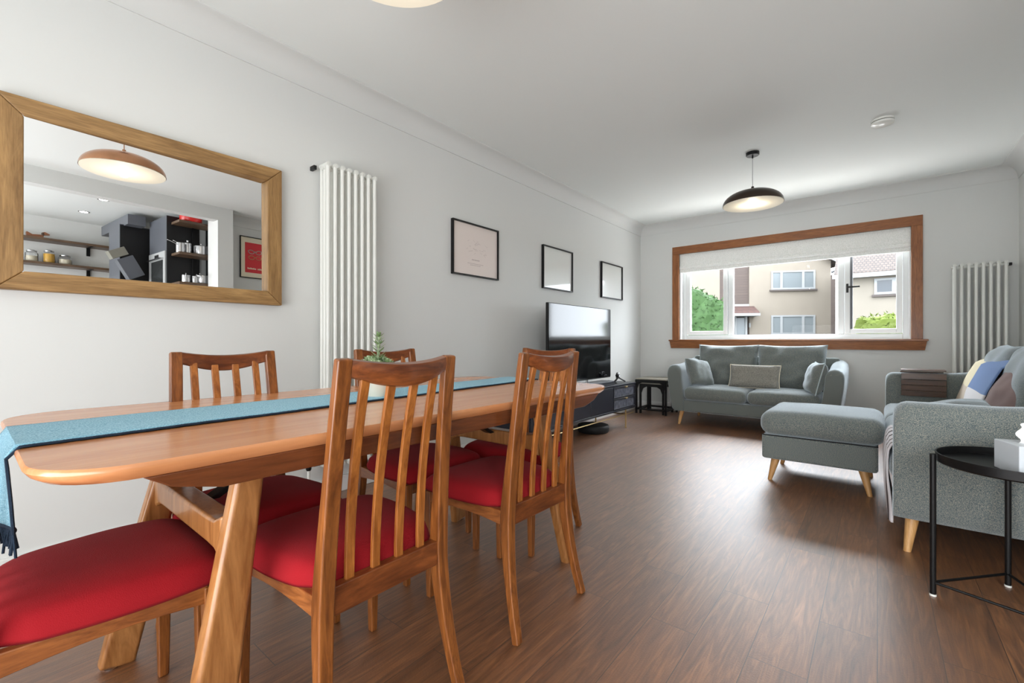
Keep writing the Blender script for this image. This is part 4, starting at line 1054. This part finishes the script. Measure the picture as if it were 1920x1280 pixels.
# open pan shelves
ps = thing('pan_rack', 'open rack of wooden shelves on black posts holding steel pans, seen in the mirror', 'shelves', (1.05, 1.92, 0))
for z in (2.425, 2.045, 1.690): MB().box(0, .24, 0, .385, z-.03, z).build('shelf', 'shelf_wood', ps, bevel=.002)
for x, y in ((.01, .378), (.23, .378), (.23, .22)): MB().box(x-.009, x+.009, y-.009, y+.009, 0 if y > .3 else 1.0, 2.46).build('post', 'black', ps)
MB().box(0, .24, .372, .384, 2.03, 2.048).box(0, .24, .372, .384, 2.41, 2.428).build('cross_piece', 'black', ps)
def pan(x, y, z, r, h, ang, lab, lid=False):
    t = thing('saucepan', lab, 'saucepan', (x, y, z), ang, 'steel pans on the kitchen rack')
    MB().lathe([(.001, 0), (r*.96, 0), (r, .008), (r, h), (r+.003, h+.002), (r-.002, h), (r-.003, .01), (.001, .006)], n=28, cap=False).build('body', 'silver', t)
    MB().tube([(-r, 0, h*.8), (-r-.05, 0, h*.88), (-r-.14, 0, h*1.0)], .006, 8).build('handle', 'silver', t)
    if lid: MB().lathe([(r, h+.003), (r*.6, h+.014), (.01, h+.02), (.012, h+.035), (.001, h+.036)], n=24).build('lid', 'silver', t)
pan(1.15, 1.965, 2.0465, .045, .115, math.radians(60), 'tall steel pan at the left of the middle rack shelf')
pan(1.19, 2.055, 2.0465, .042, .13, math.radians(70), 'narrow steel pan beside the wide pan on the middle rack shelf', True)
pan(1.15, 2.185, 2.0465, .085, .105, math.radians(200), 'wide steel pan with a lid on the middle rack shelf', True)
pan(1.17, 2.03, 1.6915, .045, .09, math.radians(20), 'small steel pan at the left of the bottom rack shelf')
pan(1.14, 2.115, 1.6915, .036, .085, math.radians(15), 'small steel pan in the middle of the bottom rack shelf')
pan(1.16, 2.21, 1.6915, .08, .10, math.radians(30), 'wide steel pan on the bottom rack shelf')
rb = MB().lathe([(.001, 0), (.10, 0), (.115, .02), (.115, .10), (.001, .105)], n=30).build('casserole_dish', plain('red_enamel', srgb(196, 40, 36), .3), None, loc=(1.16, 2.08, 2.4265)); tag(rb, 'red casserole dish on the top shelf of the pan rack', 'casserole')
# base units and worktop under the wall shelves
bu = thing('base_units', 'grey kitchen base units below the wall shelves', 'cabinet', (2.4, -1.2, 0))
MB().box(.02, .595, 0, 3.2, .1, .88).build('carcass', 'cab_grey', bu, smooth=False)
tag(MB().box(-.02, .595, 0, 3.2, .8805, .92).build('worktop', 'worktop', None, bevel=.003, loc=(2.4, -1.2, 0)), 'pale worktop on the grey kitchen base units', 'worktop')
for x, y, lab in ((2.30, 1.345, 'recessed ceiling spotlight nearer the wall shelves'), (1.50, 1.345, 'recessed ceiling spotlight nearer the dining area')):
    t = thing('downlight', lab, 'spotlight', (x, y, ZC), 0, 'recessed kitchen spotlights')
    MB().lathe([(.055, -.0005), (.055, -.004), (.040, -.005), (.040, -.0005)], n=28, cap=False).build('bezel', 'silver', t)
    MB().lathe([(.001, -.003), (.038, -.003), (.038, -.001), (.001, -.001)], n=24).build('lens', 'lamp_on', t)
# poster over the long sofa (seen in the mirror)
po_ = thing('framed_poster', 'black framed red spectacles poster with a cream mount, seen at the right of the mirror', 'poster', (XR, 2.76, 2.085))
w2, h2_ = .187, .272
MB().box(-.022, -.002, -w2, w2, h2_-.01, h2_).box(-.022, -.002, -w2, w2, -h2_, -h2_+.01).box(-.022, -.002, -w2, -w2+.01, -h2_+.01, h2_-.01).box(-.022, -.002, w2-.01, w2, -h2_+.01, h2_-.01).build('frame', 'black', po_, bevel=.001)
mt = MB().box(-.012, -.002, -w2+.01, w2-.01, -h2_+.01, h2_-.01).build('mount', 'off_white', po_, smooth=False)
MB().box(-.0135, -.012, -.125, .132, -.20, .195).build('red_print', 'red_paint', mt, smooth=False)
def glasses(z, sh, mat):
    mb = MB()
    for s_ in (-1, 1):
        cy = s_*.045; pts = []
        for q in range(20):
            a = q*2*PI/20; y = cy+.036*math.cos(a); zz = z+.024*math.sin(a)
            if sh and math.sin(a) > .3: y += s_*.008
            pts.append((-.0145, y, zz))
        mb.tube(pts, .005, 6, closed=True)
    mb.tube([(-.0145, -.012, z+.006), (-.0145, .012, z+.006)], .005, 6); mb.build('spectacles', mat, mt)
glasses(.075, True, 'spec_grey'); glasses(.0, False, 'teal_glass')
mb = MB(); y = -.095
for i in range(15):
    if i == 9: y += .016; continue
    mb.box(-.0142, -.0135, y, y+.009, -.155, -.137 if i % 3 else -.132); y += .0125
mb.build('caption', 'off_white', mt, smooth=False)
